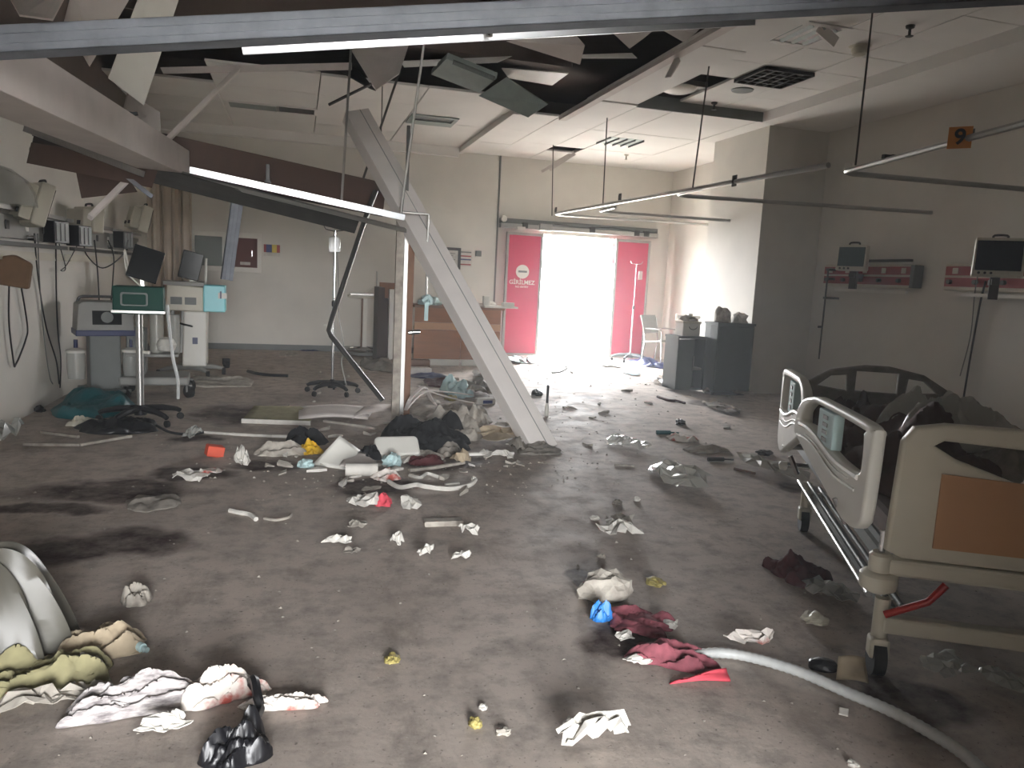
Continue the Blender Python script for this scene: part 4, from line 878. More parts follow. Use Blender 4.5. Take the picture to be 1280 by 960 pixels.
def paper_mesh(name, w_, d_, h_, seed, n=20, ragged=.3, **k_):
    """paper: few flat facets with sharp creases and lifted corners"""
    mb = MB(); N_ = 5 if n < 12 else 7; rn = random.Random(int(seed*1000))
    for j in range(N_+1):
        for i in range(N_+1):
            u, v = 2*i/N_-1, 2*j/N_-1; r_ = max(abs(u), abs(v))
            x_ = u*math.sqrt(1-v*v*.3)+rn.uniform(-.13, .13); y_ = v*math.sqrt(1-u*u*.3)+rn.uniform(-.13, .13)
            k = 1+ragged*nz3(u*1.1+seed, v*1.1, seed)*1.5
            lift = .5+.9*nz3(u*.9+seed*3, v*.9, 1.7)
            z_ = h_*(max(0, lift)*.55+(rn.uniform(0, .45) if r_ < .99 else rn.uniform(0, .2)))
            mb.v.append(Vector((x_*k*w_/2, y_*k*d_/2, .004+z_)))
    for j in range(N_):
        for i in range(N_):
            a = j*(N_+1)+i
            mb.f += [(a, a+1, a+N_+2), (a, a+N_+2, a+N_+1)] if (i+j) % 2 else [(a, a+1, a+N_+1), (a+1, a+N_+2, a+N_+1)]
    return mb
def cloth(name, label, cat, px, py, wpx, hpx, h_, m, seed, rz=0., group=None, solid=.004, z=0., **k):
    c, w_, d_ = footprint(px, py, wpx, hpx)
    c.z = z
    flat_ = name in ('paper_scrap', 'tissue', 'crumpled_paper', 'wrapper', 'plastic_film', 'plastic_wrap', 'plastic_bag', 'paper_packet', 'stained_gauze')
    o = (paper_mesh if flat_ else crumple_mesh)(name, w_, max(d_-h_*.5, d_*.55, .05), h_, seed, **k).build(name, m, None, not flat_, loc=c, rot=(0, 0, rz))
    s_ = o.modifiers.new('thickness', 'SOLIDIFY'); s_.thickness = solid; s_.offset = 1
    return tag(o, label, cat, group)
def lump(name, label, cat, px, py, wpx, hpx, m, seed, group=None, flat=.8, rough=.5, z=0., sub=3, sharp=True):
    c = FL(px, py, z); s_ = MPP(c); rx = wpx*s_/2; rz_ = hpx*s_/2*.9
    bm = bmesh.new(); bmesh.ops.create_icosphere(bm, subdivisions=sub, radius=1)
    for v in bm.verts:
        p = v.co.copy(); k = 1+rough*(nz3(p.x*1.7+seed, p.y*1.7, p.z*1.7+seed)+.7*(abs(nz3(p.x*4+seed, p.y*4, p.z*4))-.25)); v.co = p*k
        v.co = Vector((v.co.x*rx, v.co.y*rx*flat, v.co.z*rz_))
    zmin = min(v.co.z for v in bm.verts)
    for v in bm.verts: v.co.z = max(v.co.z, zmin*.45)-zmin*.45+.001
    me = bpy.data.meshes.new(name); bm.to_mesh(me); bm.free()
    o = link(name, me, m, None, not sharp, loc=c, rot=(0, 0, seed)); return tag(o, label, cat, group)
def sheet(name, label, cat, pts, t, m, group=None, curl=0., n=8, loc=None):
    """thin board or card between four floor-level points, optionally curled"""
    P = [Vector(p) for p in pts]; c = sum(P, Vector())/4; mb = MB()
    for j in range(n+1):
        for i in range(n+1):
            u, v = i/n, j/n; p = (P[0]*(1-u)+P[1]*u)*(1-v)+(P[3]*(1-u)+P[2]*u)*v
            p = p-c; p.z += curl*(math.sin(u*PI*1.1)*.6+.4*math.sin(v*PI*1.7+u)); mb.v.append(p)
    for j in range(n):
        for i in range(n): a = j*(n+1)+i; mb.f.append((a, a+1, a+n+2, a+n+1))
    o = mb.build(name, m, None, True, loc=c); s_ = o.modifiers.new('thickness', 'SOLIDIFY'); s_.thickness = t; s_.offset = 1
    return tag(o, label, cat, group)
def strip(name, label, cat, pts, w_, t, m, group=None):
    """narrow stick or batten following points of the room"""
    P = [Vector(p) for p in pts]; mb = MB()
    for a, b in zip(P, P[1:]): mb.beam(a-P[0], b-P[0], w_, t)
    o = mb.build(name, m, None, bevel=.001, loc=P[0]); return tag(o, label, cat, group)
def cord(name, label, cat, pts, r, m, n=6, group=None, ribs=0):
    P = smooth_path(pts, 8); mb = MB()
    if ribs:
        Q = []; R_ = []
        L_ = [0]
        for a, b in zip(P, P[1:]): L_.append(L_[-1]+(b-a).length)
        K = int(L_[-1]/ribs); j = 0
        for k in range(K+1):
            s_ = L_[-1]*k/K
            while j < len(L_)-2 and L_[j+1] < s_: j += 1
            t = (s_-L_[j])/max(1e-6, L_[j+1]-L_[j]); Q.append(P[j].lerp(P[j+1], t)); R_.append(r*(1 if k % 2 else .86))
        mb.tube(Q, R_, 10)
    else: mb.tube(P, r, n)
    o = mb.build(name, m, None, True); return tag(o, label, cat, group)

# things on the bed
def on_bed(x_, y_, z_): return BO + Matrix.Rotation(BR, 3, 'Z') @ Vector((x_, y_, z_))
def bedcloth(name, label, cat, x_, y_, w_, d_, h_, m, seed, z_=.57, **k):
    o = crumple_mesh(name, w_, d_, h_, seed, n=26, **k).build(name, m, None, True, loc=on_bed(x_, y_, z_), rot=(0, 0, BR)); s_ = o.modifiers.new('thickness', 'SOLIDIFY'); s_.thickness = .006; s_.offset = 1
    return tag(o, label, cat)
bedcloth('blanket', 'dark brown crumpled blanket heaped over the hospital bed', 'blanket', .47, 1.2, .9, 1.95, .3, 'duvet', 3.3, fold=3.4, ragged=.08, fdir=.5)
bedcloth('blanket', 'brown tangled sheet by the headboard of the bed', 'blanket', .3, 1.9, .5, .5, .3, 'dkwood', 8.1, fold=5, ragged=.3, z_=.6)
bedcloth('plastic_sack', 'greyish translucent sack lying on the bed blanket', 'sack', .64, 1.4, .6, .7, .32, 'filmw', 5.7, fold=2.6, ragged=.2, z_=.68)
bedcloth('pillow', 'grey flattened pillow at the right side of the bed', 'pillow', .72, .7, .4, .6, .24, 'dirty', 2.2, fold=1.0, ragged=.05, z_=.66)

G = 'litter on the floor'
# foreground left
mb = MB(); nu, nv = 96, 22; ctr = FL(-62, 832); Hs = .36; Rs = .29
for j in range(nv+1):
    for i in range(nu):
        u = 2*PI*i/nu; v = j/nv
        fo_ = math.sin(u*13+1.2*math.sin(u*2)+v*1.5)+.45*math.sin(u*23+v*3); rr = Rs*(.12+.88*v**.75)*(1+.17*fo_*v**.6+.12*math.sin(u*3+1))
        zz_ = Hs*(1-v**1.7)*(1+.12*math.sin(u*2+.5))+.015*fo_*(1-v)+.004+.1*v*(1-v)*math.sin(u*5)
        mb.v.append(Vector((rr*math.cos(u)*1.05+.1*(1-v), rr*math.sin(u)*1.15, max(.004, zz_))))
for j in range(nv):
    for i in range(nu): a_ = j*nu+i; b_ = j*nu+(i+1) % nu; mb.f.append((a_, b_, b_+nu, a_+nu))
o = mb.build('plastic_sheeting', 'sheeting', None, True, loc=ctr); tag(o, 'translucent plastic sheeting heaped at the left edge', 'plastic sheet')
o.modifiers.new('thickness', 'SOLIDIFY').thickness = .003
cloth('paper_packet', 'pale cyan paper packet beside the plastic sheeting', 'packet', 60, 806, 42, 26, .03, 'mint', 6.1, .5, G, n=8, fold=1.5, ragged=.08)
cloth('cloth_rag', 'olive crumpled cloth at the left edge', 'cloth', 55, 852, 150, 48, .1, 'olive', 1.7, .25, G, n=26, fold=3.5, fdir=.1)
cloth('cloth_rag', 'beige crumpled cloth above the grey pad', 'cloth', 118, 815, 105, 40, .1, 'beige', 9.4, .4, G, n=24, fold=3.4, fdir=.4)
cloth('face_pad', 'grey padded pouch on the beige cloth', 'pad', 97, 846, 54, 24, .06, 'dirty', 3.9, .3, G, n=14, fold=1.6, ragged=.08, z=.03)
cloth('paper_scrap', 'torn pale paper scraps under the olive cloth', 'paper', 55, 884, 80, 26, 0.085, 'dust', 5.5, 0, G, n=16)
cloth('cloth_rag', 'pale crumpled scrap right of the olive cloth', 'cloth', 112, 868, 60, 18, .05, 'dust', 7.7, 0, G, n=14)
o = MB().cyl((-.05, 0, .02), (.05, 0, .02), .017, n=14).cyl((.05, 0, .02), (.075, 0, .02), .01, n=10).build('plastic_tube', 'mint', None, True, loc=FL(168, 812), rot=(0, 0, -.8)); tag(o, 'short pale plastic tube beside the beige cloth', 'tube')
cloth('latex_glove', 'crumpled white glove lying alone at left', 'glove', 170, 752, 32, 20, 0.085, 'dust', 2.6, 0, G, n=14)
cloth('cloth_rag', 'long striped grey-white cloth stretched along the floor', 'cloth', 172, 884, 170, 34, .1, 'stripe', 6.6, .14, G, n=30, fold=4.5, fdir=.1, aspect=5)
cloth('cloth_rag', 'red-stained white cloth end of the striped heap', 'cloth', 275, 874, 100, 30, .11, 'stained', 4.9, .2, G, n=26, fold=4, fdir=.3)
cloth('cloth_rag', 'thin white torn cloth tail pointing right', 'cloth', 360, 884, 100, 14, .06, 'stained', 8.3, -.05, G, n=20, fold=4, aspect=5)
o = MB().tube(smooth_path([(-.02, .05, .012), (-.01, .03, .06), (.0, .0, .075), (.01, -.04, .05), (.02, -.07, .012), (.0, -.14, .012)], 5), .015, 6).build('dark_strap', 'black', None, True, loc=FL(318, 878)); tag(o, 'black strap tied round the striped cloth', 'strap')
cloth('paper_scrap', 'white crumpled paper below the striped cloth', 'paper', 204, 914, 62, 14, .06, 'paper', 1.3, .3, G, n=16)
cloth('bin_bag', 'black glossy plastic bag at the bottom edge', 'plastic bag', 300, 946, 76, 50, .12, 'black', 3.1, .5, G, n=22)
# foreground centre
lump('wrapper', 'small khaki wrapper left of centre', 'wrapper', 490, 827, 22, 12, 'khaki', 1.1, G)
lump('wrapper', 'small khaki wrapper near the bottom centre', 'wrapper', 594, 908, 18, 18, 'khaki', 2.1, G)
lump('wrapper', 'tiny pale wrapper beside the bottom khaki wrapper', 'wrapper', 629, 917, 18, 10, 'dust', 3.1, G)
lump('wrapper', 'tiny white bit above the bottom khaki wrapper', 'wrapper', 604, 886, 12, 8, 'paper', 4.4, G)
cloth('tissue', 'white crumpled tissue at the bottom centre', 'tissue', 742, 936, 88, 28, 0.170, 'paper', 5.9, 0, G, n=22, fold=2.8)
lump('tissue', 'small white tissue bit above the crumpled tissue', 'tissue', 714, 911, 22, 22, 'paper', 5.2, G)
lump('crumpled_paper', 'crumpled brownish paper ball left of the blue glove', 'paper', 757, 748, 66, 54, 'dust', 6.2, G, .7, .35)
cloth('nitrile_glove', 'crumpled blue nitrile glove beside the maroon cloth', 'glove', 752, 774, 26, 14, 0.085, 'blue', 4.1, 0, G, n=14)
cloth('cloth_rag', 'maroon stained cloth strip on the floor, upper piece', 'cloth', 800, 780, 85, 34, .05, 'maroon', 2.9, -.6, G, n=22, fold=3)
cloth('cloth_rag', 'maroon stained cloth strip on the floor, lower piece', 'cloth', 838, 826, 110, 30, .07, 'maroon', 9.9, -.5, G, n=22, fold=4)
sheet('red_card', 'folded bright red wedge at the end of the maroon cloth', 'card', [FL(836, 854), FL(912, 853), FL(906, 835, .03), FL(868, 843, .03)], .01, 'red', G, .01)
cloth('paper_scrap', 'white scrap left of the maroon cloth, upper one', 'paper', 780, 800, 20, 10, 0.034, 'paper', 1.8, 0, G, n=8)
cloth('paper_scrap', 'white torn card left of the maroon cloth, lower one', 'paper', 800, 829, 34, 12, 0.034, 'paper', 2.8, 0, G, n=8)
cloth('paper_scrap', 'white scrap right of the maroon cloth', 'paper', 834, 784, 28, 14, 0.034, 'paper', 3.8, -.5, G, n=8)
lump('wrapper', 'small khaki leaf-like wrapper above the maroon cloth', 'wrapper', 818, 729, 26, 10, 'khaki', 4.8, G)
cord('corrugated_hose', 'white corrugated hose lying from the red wedge to the right corner', 'hose', [FL(864, 820, .03), FL(900, 816, .03), FL(940, 822, .03), FL(1000, 840, .03), FL(1060, 866, .03), FL(1120, 892, .03), FL(1190, 932, .03), FL(1230, 965, .03)], .021, 'tubew', ribs=.012)
cloth('stained_gauze', 'white gauze with a red-brown stain behind the hose', 'gauze', 936, 808, 66, 16, 0.085, 'stained', 7.1, -.1, G, n=16)
cloth('dark_bag', 'dark red-black bundle left of the bed', 'bundle', 998, 720, 64, 32, .1, 'dkred', 5.1, 0, G, n=20)
cloth('plastic_film', 'clear plastic film beside the dark bundle', 'plastic film', 1035, 744, 60, 26, .08, 'film', 6.3, 0, G, .002, n=18)
lump('gauze', 'small cream gauze wad left of the bed wheel', 'gauze', 1018, 778, 34, 16, 'cream', 6.7, G)
lump('sponge', 'black sponge block behind the hose', 'sponge', 1028, 836, 38, 20, 'black', 2.7, G, .7, .15)
sheet('cardboard_scrap', 'beige torn cardboard beside the bed wheel', 'cardboard', [FL(1045, 850), FL(1085, 855), FL(1080, 822, .05), FL(1048, 820, .06)], .006, 'beige', G, .01)
sheet('paper_tag', 'small white tag on the floor at lower right', 'tag', [FL(1048, 893), FL(1060, 896), FL(1061, 886, .01), FL(1049, 884, .01)], .003, 'paper', G)
cloth('plastic_film', 'clear plastic film under the bed foot', 'plastic film', 1185, 838, 60, 24, .06, 'film', 1.9, 0, G, .002, n=14)
cloth('plastic_film', 'glinting plastic film at the right edge under the bed', 'plastic film', 1262, 858, 50, 30, .06, 'film', 2.95, 0, G, .002, n=14)
lump('paper_scrap', 'tiny white bit at the bottom right', 'paper', 1066, 957, 14, 8, 'paper', 8.8, G)
# middle right
cloth('paper_scrap', 'crumpled white paper in the middle of the floor', 'paper', 772, 668, 36, 22, 0.119, 'paper', 3.4, .4, G, n=16, fold=4)
cloth('paper_scrap', 'curled paper edge behind the crumpled white paper', 'paper', 778, 655, 30, 12, 0.085, 'dust', 4.7, -.6, G, n=10)
lump('paper_scrap', 'small white bit left of the crumpled white paper', 'paper', 743, 649, 12, 7, 'paper', 5.3, G)
lump('paper_scrap', 'tiny pale bit right of the crumpled white paper', 'paper', 796, 626, 8, 8, 'paper', 5.8, G)
lump('wrapper', 'tiny dark bit above the crumpled white paper', 'wrapper', 772, 630, 12, 8, 'dirty', 6.0, G)
lump('wrapper', 'tiny pale bit under the crumpled white paper', 'wrapper', 752, 697, 12, 7, 'dust', 6.9, G)
cloth('plastic_bag', 'clear crumpled plastic bag right of the leaning beam', 'plastic bag', 848, 602, 62, 28, .14, 'filmw', 7.3, 0, G, .002, n=20, fold=3.5)
strip('pen_stick', 'short pale stick left of the clear plastic bag', 'stick', [FL(768, 581, .01), FL(792, 582, .01)], .02, .015, 'dust', G)
cloth('plastic_wrap', 'small clear wrap between the beam and the teal dropper', 'plastic film', 784, 558, 34, 16, .13, 'film', 8.4, 0, G, .002, n=14)
o = MB().cyl((-.07, 0, .02), (.07, 0, .02), .02, n=12).cyl((.07, 0, .02), (.16, .01, .015), .007, n=8).build('dropper', 'teal', None, True, loc=FL(829, 543), rot=(0, 0, -.1)); tag(o, 'teal plastic dropper on the floor right of the beam', 'dropper')
lump('wrapper', 'dark crumpled bit above the teal dropper', 'wrapper', 851, 531, 14, 10, 'black', 1.5, G)
cloth('gauze', 'thin gauze strip right of the teal dropper', 'gauze', 880, 563, 56, 8, .05, 'dust', 9.1, .1, G, n=14)
cloth('gauze', 'small gauze scrap above the gauze strip', 'gauze', 852, 550, 24, 8, .06, 'stained', 2.35, .9, G, n=10)
o = MB().cyl((-.08, 0, .02), (.06, 0, .02), .018, n=10).cyl((.06, 0, .02), (.15, 0, .015), .008, n=8).build('marker_pen', 'black', None, True, loc=FL(896, 577), rot=(0, 0, -.05)); tag(o, 'black pen on the floor right of the clear plastic bag', 'pen')
lump('wrapper', 'small black bit left of the bed head', 'wrapper', 956, 568, 24, 8, 'black', 3.7, G)
cloth('plastic_bag', 'clear plastic bag beside the bed head', 'plastic bag', 962, 592, 42, 24, .14, 'filmw', 4.45, 0, G, .002, n=16)
cord('stick', 'thin dark stick left of the clear bag by the bed', 'stick', [FL(918, 586, .01), FL(930, 589, .012), FL(944, 592, .012)], .012, 'brown')
cloth('wrapper', 'grey crumpled wrapper in front of the cabinets', 'wrapper', 905, 513, 26, 12, .1, 'dirty', 5.6, 0, G, n=12)
cord('dark_twig', 'dark reddish scrap lying in front of the low cabinet', 'scrap', [FL(822, 496, .01), FL(835, 500, .015), FL(845, 501, .01), FL(856, 504, .01)], .018, 'dkred')
lump('shoe', 'black shoe lying left of the low cabinet', 'shoe', 822, 478, 20, 9, 'black', 1.2, G, .6, .25)
cloth('plastic_bag', 'white plastic bag beside the black shoe', 'plastic bag', 832, 482, 20, 10, .12, 'filmw', 6.05, 0, G, .002, n=10)
cloth('wrapper', 'teal wrapper on the floor before the doorway', 'wrapper', 790, 468, 18, 4, .03, 'teal', 7.45, 0, G, n=8)
cloth('wrapper', 'white crumpled litter below the tall cabinet', 'wrapper', 912, 490, 32, 9, .12, 'dust', 8.55, 0, G, n=12)
lump('wrapper', 'grey bottle-like lump before the tall cabinet', 'wrapper', 886, 492, 14, 11, 'dirty', 9.3, G)
cloth('blue_bundle', 'dark blue bundle at the foot of the right red door', 'bundle', 812, 456, 38, 9, .14, 'navy', 2.45, 0, G, n=14)
cloth('paper_scrap', 'white paper lying in the doorway light', 'paper', 760, 457, 26, 5, 0.051, 'paper', 3.55, 0, G, n=8)
cord('bent_wire', 'thin bent wire lying before the doorway', 'wire', [FL(690, 466, .01), FL(700, 465, .01), FL(708, 461, .06), FL(707, 458, .12)], .012, 'mgrey')
lump('shoe', 'dark rubber clog right of the leaning beam', 'shoe', 671, 494, 22, 11, 'black', 4.6, G, .6, .3)
t = thing('spray_bottle', 'slim dark bottle standing beside the leaning beam', 'bottle', FL(683, 520))
MB().lathe([(.02, 0), (.022, .02), (.022, .1), (.012, .14)], 12).build('lower_tube', 'white', t, True); MB().cyl((0, 0, .14), (0, 0, .33), .014, n=10).build('neck', 'black', t, True)
# desk area litter
o = MB().bb((-.2, -.1, 0), (.12, .12, .1)).build('carton', 'paper', None, bevel=.005, loc=FL(527, 468), rot=(0, 0, .1)); tag(o, 'white carton in front of the desk', 'box')
o = MB().bb((-.25, -.08, 0), (.2, .1, .14)).build('carton', 'brown', None, bevel=.005, loc=FL(520, 461), rot=(0, 0, -.05)); tag(o, 'brown carton behind the white carton', 'box')
cloth('cloth_rag', 'dark navy cloth at the foot of the white carton', 'cloth', 535, 471, 50, 6, .05, 'navy', 1.15, 0, G, n=12)
cloth('cloth_rag', 'grey cloth crumpled left of the post', 'cloth', 478, 458, 44, 14, .14, 'dirty', 2.15, 0, G, n=16)
cloth('cloth_rag', 'white flattened carton behind the grey cloth', 'cloth', 488, 450, 36, 8, .06, 'dust', 3.15, 0, G, n=10)
cloth('blue_bag', 'pale blue wrapped bundle on the desk top', 'bundle', 0, 0, 1, 1, .0, 'mint', 4.15, 0, None, n=4)
bpy.data.objects.remove(bpy.data.objects['blue_bag'])
def desk_lump(x_, w_, h_, m, seed, name, label, cat, y_=11.95, z_=.94):
    bm = bmesh.new(); bmesh.ops.create_icosphere(bm, subdivisions=3, radius=1)
    for v in bm.verts:
        p = v.co.copy(); k = 1+.45*nz3(p.x*1.8+seed, p.y*1.8, p.z*1.8); v.co = Vector((p.x*k*w_/2, p.y*k*.12, max(-.4, p.z*k)*h_/1.4+h_*.286))
    me = bpy.data.meshes.new(name); bm.to_mesh(me); bm.free(); return tag(link(name, me, m, None, False, loc=(x_, y_, z_)), label, cat)
desk_lump(2.0, .34, .14, 'mint', 1.9, 'wrapped_bundle', 'pale blue wrapped bundle on the desk behind the post', 'bundle')
desk_lump(2.95, .3, .1, 'paper', 2.9, 'crumpled_paper', 'crumpled white paper on the right end of the desk', 'paper')
desk_lump(5.5, .2, .2, 'dust', 4.9, 'rubbish_bundle', 'grey crumpled bundle on top of the tall cabinet', 'bundle', 9.1, ztop)
desk_lump(5.76, .22, .14, 'paper', 5.9, 'crumpled_paper', 'white crumpled paper on top of the tall cabinet', 'paper', 9.1, ztop)
desk_lump(5.15, .2, .08, 'dust', 6.9, 'rubbish_bundle', 'grey crumpled bag on the white crate', 'bundle', 9.37, AY(860, 423, 9.25).z+.23)
for px, wpx, lb, m_, sd in ((640, 34, 'pale litter below the left red door', 'mint', 1.25), (655, 24, 'dark litter below the left red door', 'dkmetal', 2.25), (612, 40, 'grey litter at the right foot of the desk', 'dirty', 3.25)):
    cloth('wrapper', lb, 'wrapper', px, 452 if px > 620 else 470, wpx, 6, .1, m_, sd, 0, G, n=12)
cloth('cloth_rag', 'white cloth lying near the far wall left of the drip stand', 'cloth', 360, 443, 22, 5, .05, 'dust', 4.35, 0, G, n=10)
strip('batten', 'thin white batten at the foot of the far wall', 'stick', [FL(290, 434, .015), FL(325, 435, .015)], .05, .03, 'paper', G)
cloth('cloth_rag', 'dark blue cloth scrap at the foot of the far wall', 'cloth', 386, 438, 22, 3, .04, 'navy', 5.35, 0, G, n=8)
# left middle
cord('black_strap', 'black strap curving on the floor right of the ventilator', 'strap', [FL(310, 464, .015), FL(322, 467, .02), FL(338, 469, .015), FL(360, 470, .015)], .022, 'black')
cloth('cloth_rag', 'dusty grey cloth flat on the floor right of the ventilator', 'cloth', 275, 478, 80, 12, .07, 'dust', 6.35, 0, G, n=20)
sheet('fallen_board', 'fallen board with a dark face lying left of the post', 'board', [FL(303, 524, .02), FL(388, 527, .02), FL(392, 508, .05), FL(318, 507, .05)], .02, 'olive', None)
strip('batten', 'pale edge batten along the dark fallen board', 'stick', [FL(302, 526, .03), FL(388, 529, .03)], .02, .04, 'paper', G)
sheet('plank', 'long pale bent plank lying left of the post', 'plank', [FL(373, 523, .03), FL(460, 523, .03), FL(466, 508, .06), FL(374, 507, .06)], .02, 'gyps', None, .04)
sheet('plank', 'curved pale plank end rising towards the post', 'plank', [FL(440, 524, .03), FL(492, 512, .03), FL(492, 504, .12), FL(455, 509, .08)], .015, 'gyps', None, .02)
strip('batten', 'white batten lying before the fallen board', 'stick', [FL(256, 540, .012), FL(300, 543, .012), FL(388, 547, .012)], .03, .02, 'paper', G)
strip('batten', 'white batten lying left of the dark cloth', 'stick', [FL(340, 545, .03), FL(390, 546, .03)], .025, .02, 'white', G)
strip('batten', 'pale batten slanting behind the white panel', 'stick', [FL(405, 526, .04), FL(470, 535, .03)], .04, .02, 'dust', G)
cloth('plastic_film', 'clear plastic wad left of the white battens', 'plastic film', 242, 546, 22, 12, .09, 'film', 7.35, 0, G, .002, n=12)
o = MB().bb((-.06, -.05, 0), (.06, .05, .08)).build('small_box', 'orange', None, bevel=.008, loc=FL(267, 570), rot=(0, .2, .3)); tag(o, 'small orange box on the floor at left', 'box')
cloth('paper_scrap', 'white folded paper with a red edge at left', 'paper', 240, 601, 38, 12, 0.102, 'paper', 8.35, -.3, G, n=12, fold=1.5)
cloth('paper_scrap', 'stained paper corner right of the white folded paper', 'paper', 258, 596, 30, 12, 0.068, 'stained', 9.35, -.5, G, n=10)
cloth('tissue', 'white tissue wad left of the white panel', 'tissue', 303, 583, 18, 10, 0.153, 'paper', 1.45, 0, G, n=12)
lump('tissue', 'bluish white tissue wad beside the yellow glove', 'tissue', 382, 584, 22, 15, 'mint', 2.55, G)
cloth('dusty_pad', 'dusty grey pad on the dark stain', 'pad', 192, 630, 54, 20, .05, 'dirty', 3.65, 0, G, n=14, fold=1.5)
cord('curved_strip', 'curved white strip lying on the floor', 'strip', [FL(287, 638, .012), FL(300, 641, .012), FL(312, 643, .012), FL(320, 649, .012)], .014, 'paper')
cord('curved_strip', 'short pale wire right of the curved strip', 'wire', [FL(330, 648, .008), FL(345, 650, .01), FL(360, 647, .012), FL(364, 643, .014)], .008, 'dust')
# black fallen things round the pole stand base
cloth('floor_cushion', 'dark green seat cushion lying on the floor by the left wall', 'cushion', 118, 512, 92, 26, .2, 'teal', 4.75, .2, None, .01, n=18, fold=1., ragged=.06)
cloth('black_bag', 'black bag lying under the pole stand', 'bag', 150, 536, 80, 16, .12, 'black', 5.85, 0, G, n=18)
cloth('cloth_rag', 'cream cloth beside the dark green cushion', 'cloth', 104, 530, 34, 9, .06, 'cream', 6.95, 0, G, n=12)
strip('batten', 'long thin pale batten at the lower left of the pole stand', 'stick', [FL(30, 555, .015), FL(100, 556, .015), FL(164, 545, .02)], .03, .02, 'dust', G)
strip('batten', 'short thin pale batten under the cream cloth', 'stick', [FL(52, 540, .015), FL(98, 546, .015)], .025, .02, 'dust', G)
lump('wrapper', 'small black lump at the foot of the left wall', 'wrapper', 50, 515, 12, 11, 'black', 7.05, G)
cloth('plastic_film', 'clear plastic at the left edge of the floor', 'plastic film', 4, 553, 26, 26, .25, 'film', 8.15, 0, G, .002, n=14)
cord('floor_cable', 'black cable snaking below the pole stand', 'cable', [FL(196, 532, .01), FL(212, 540, .01), FL(235, 543, .012), FL(255, 540, .012)], .012, 'black')
# central heap
cloth('black_cloth', 'large black cloth heap at the foot of the post', 'cloth', 536, 553, 106, 30, .25, 'blkcloth', 3.05, 0, None, n=30, fold=2.6, ragged=.15)
cloth('white_sack', 'dusty white sack behind the black cloth', 'sack', 572, 540, 74, 26, .32, 'dust', 7.9, -.4, None, n=24, fold=3)
cloth('cloth_rag', 'dark cloth crumpled left of the white panel', 'cloth', 384, 553, 46, 12, .13, 'blkcloth', 4.05, 0, G, n=16)
Yp = FL(410, 584).y
sheet('white_board', 'bent white panel standing on edge in the heap', 'panel', [FL(391, 582), FL(436, 588), AY(452, 566, Yp+.2), AY(424, 545, Yp+.18)], .012, 'white', None, .0)
sheet('white_board', 'low flap of the bent white panel', 'panel', [FL(424, 584, .01), FL(470, 586, .01), FL(470, 572, .04), FL(440, 566, .06)], .012, 'gyps', None, .02)
o = MB().prism(rect(-.17, 0, .17, .2, .04), -.05, .05).build('foam_block', 'white', None, bevel=.02, loc=FL(498, 574), rot=(-.95, 0, .05)); tag(o, 'white rounded foam block before the black cloth', 'foam block')
cloth('rubber_glove', 'yellow rubber glove left of the bent white panel', 'glove', 388, 566, 28, 9, .09, 'yellow', 5.05, 0, G, n=14)
cloth('rubber_glove', 'yellow rubber glove lying on the white panel', 'glove', 426, 573, 30, 10, .09, 'yellow', 6.15, 0, G, n=14, z=.05)
lump('tissue', 'blue-white crumpled wrap below the foam block', 'tissue', 491, 582, 26, 20, 'mint', 7.15, G, .8, .6)
cloth('cloth_rag', 'small black crumpled cloth left of the foam block', 'cloth', 465, 576, 26, 12, .13, 'blkcloth', 8.25, 0, G, n=12, z=.03)
cloth('cloth_rag', 'grey cloth with a long tail left of the yellow glove', 'cloth', 350, 566, 60, 12, .1, 'dust', 9.25, .1, G, n=18)
o = MB().cyl((-.11, 0, .045), (.11, 0, .045), .045, n=16).build('bandage_roll', 'paper', None, True, loc=FL(452, 595), rot=(0, 0, -.1)); tag(o, 'white bandage roll in front of the heap', 'bandage roll')
cloth('cloth_rag', 'pinkish white cloth right of the bandage roll', 'cloth', 482, 598, 34, 12, .06, 'stained', 1.05, 0, G, n=14)
cloth('cloth_rag', 'reddish stained cloth in the heap below the black cloth', 'cloth', 534, 579, 40, 9, .06, 'dkred', 2.05, 0, G, n=14)
cloth('cloth_rag', 'dusty cloth spread under the black cloth', 'cloth', 520, 572, 60, 12, .06, 'dust', 3.75, 0, G, n=16)
cloth('cloth_rag', 'grey-green cloth right below the black cloth', 'cloth', 562, 567, 32, 10, .09, 'dirty', 4.85, 0, G, n=14)
strip('batten', 'white batten lying right of the black cloth', 'stick', [FL(576, 568, .02), FL(642, 566, .02)], .035, .02, 'white', G)
strip('batten', 'long pale batten crossing in front of the heap', 'stick', [FL(512, 588, .015), FL(545, 584, .015), FL(580, 578, .015)], .03, .02, 'dust', G)
cloth('crumpled_paper', 'yellowish crumpled paper between sack and leaning beam', 'paper', 636, 551, 72, 18, .16, 'beige', 5.95, 0, G, n=20, fold=4)
cloth('cloth_rag', 'dark rubbish at the foot of the leaning beam', 'cloth', 668, 562, 56, 14, .06, 'dirty', 6.55, 0, G, n=18, fold=6)
cloth('paper_scrap', 'torn white paper before the leaning beam', 'paper', 622, 575, 44, 8, 0.085, 'paper', 7.65, 0, G, n=12)
cloth('paper_scrap', 'knotted beige paper at the end of the long batten', 'paper', 576, 578, 22, 9, 0.119, 'beige', 8.75, 0, G, n=10)
cloth('paper_scrap', 'small pale paper stub left of the leaning beam foot', 'paper', 646, 568, 12, 12, 0.170, 'dust', 9.85, 0, G, n=8)
cord('gauze_strip', 'long white twisted gauze strip in front of the heap', 'gauze', [FL(486, 602, .02), FL(500, 609, .02), FL(520, 606, .03), FL(532, 608, .03), FL(560, 611, .02), FL(585, 607, .02), FL(594, 600, .03), FL(590, 598, .04)], .016, 'paper')
cord('gauze_strip', 'short white gauze twist above the long strip', 'gauze', [FL(512, 594, .02), FL(525, 597, .03), FL(534, 592, .03), FL(548, 596, .02)], .013, 'paper')
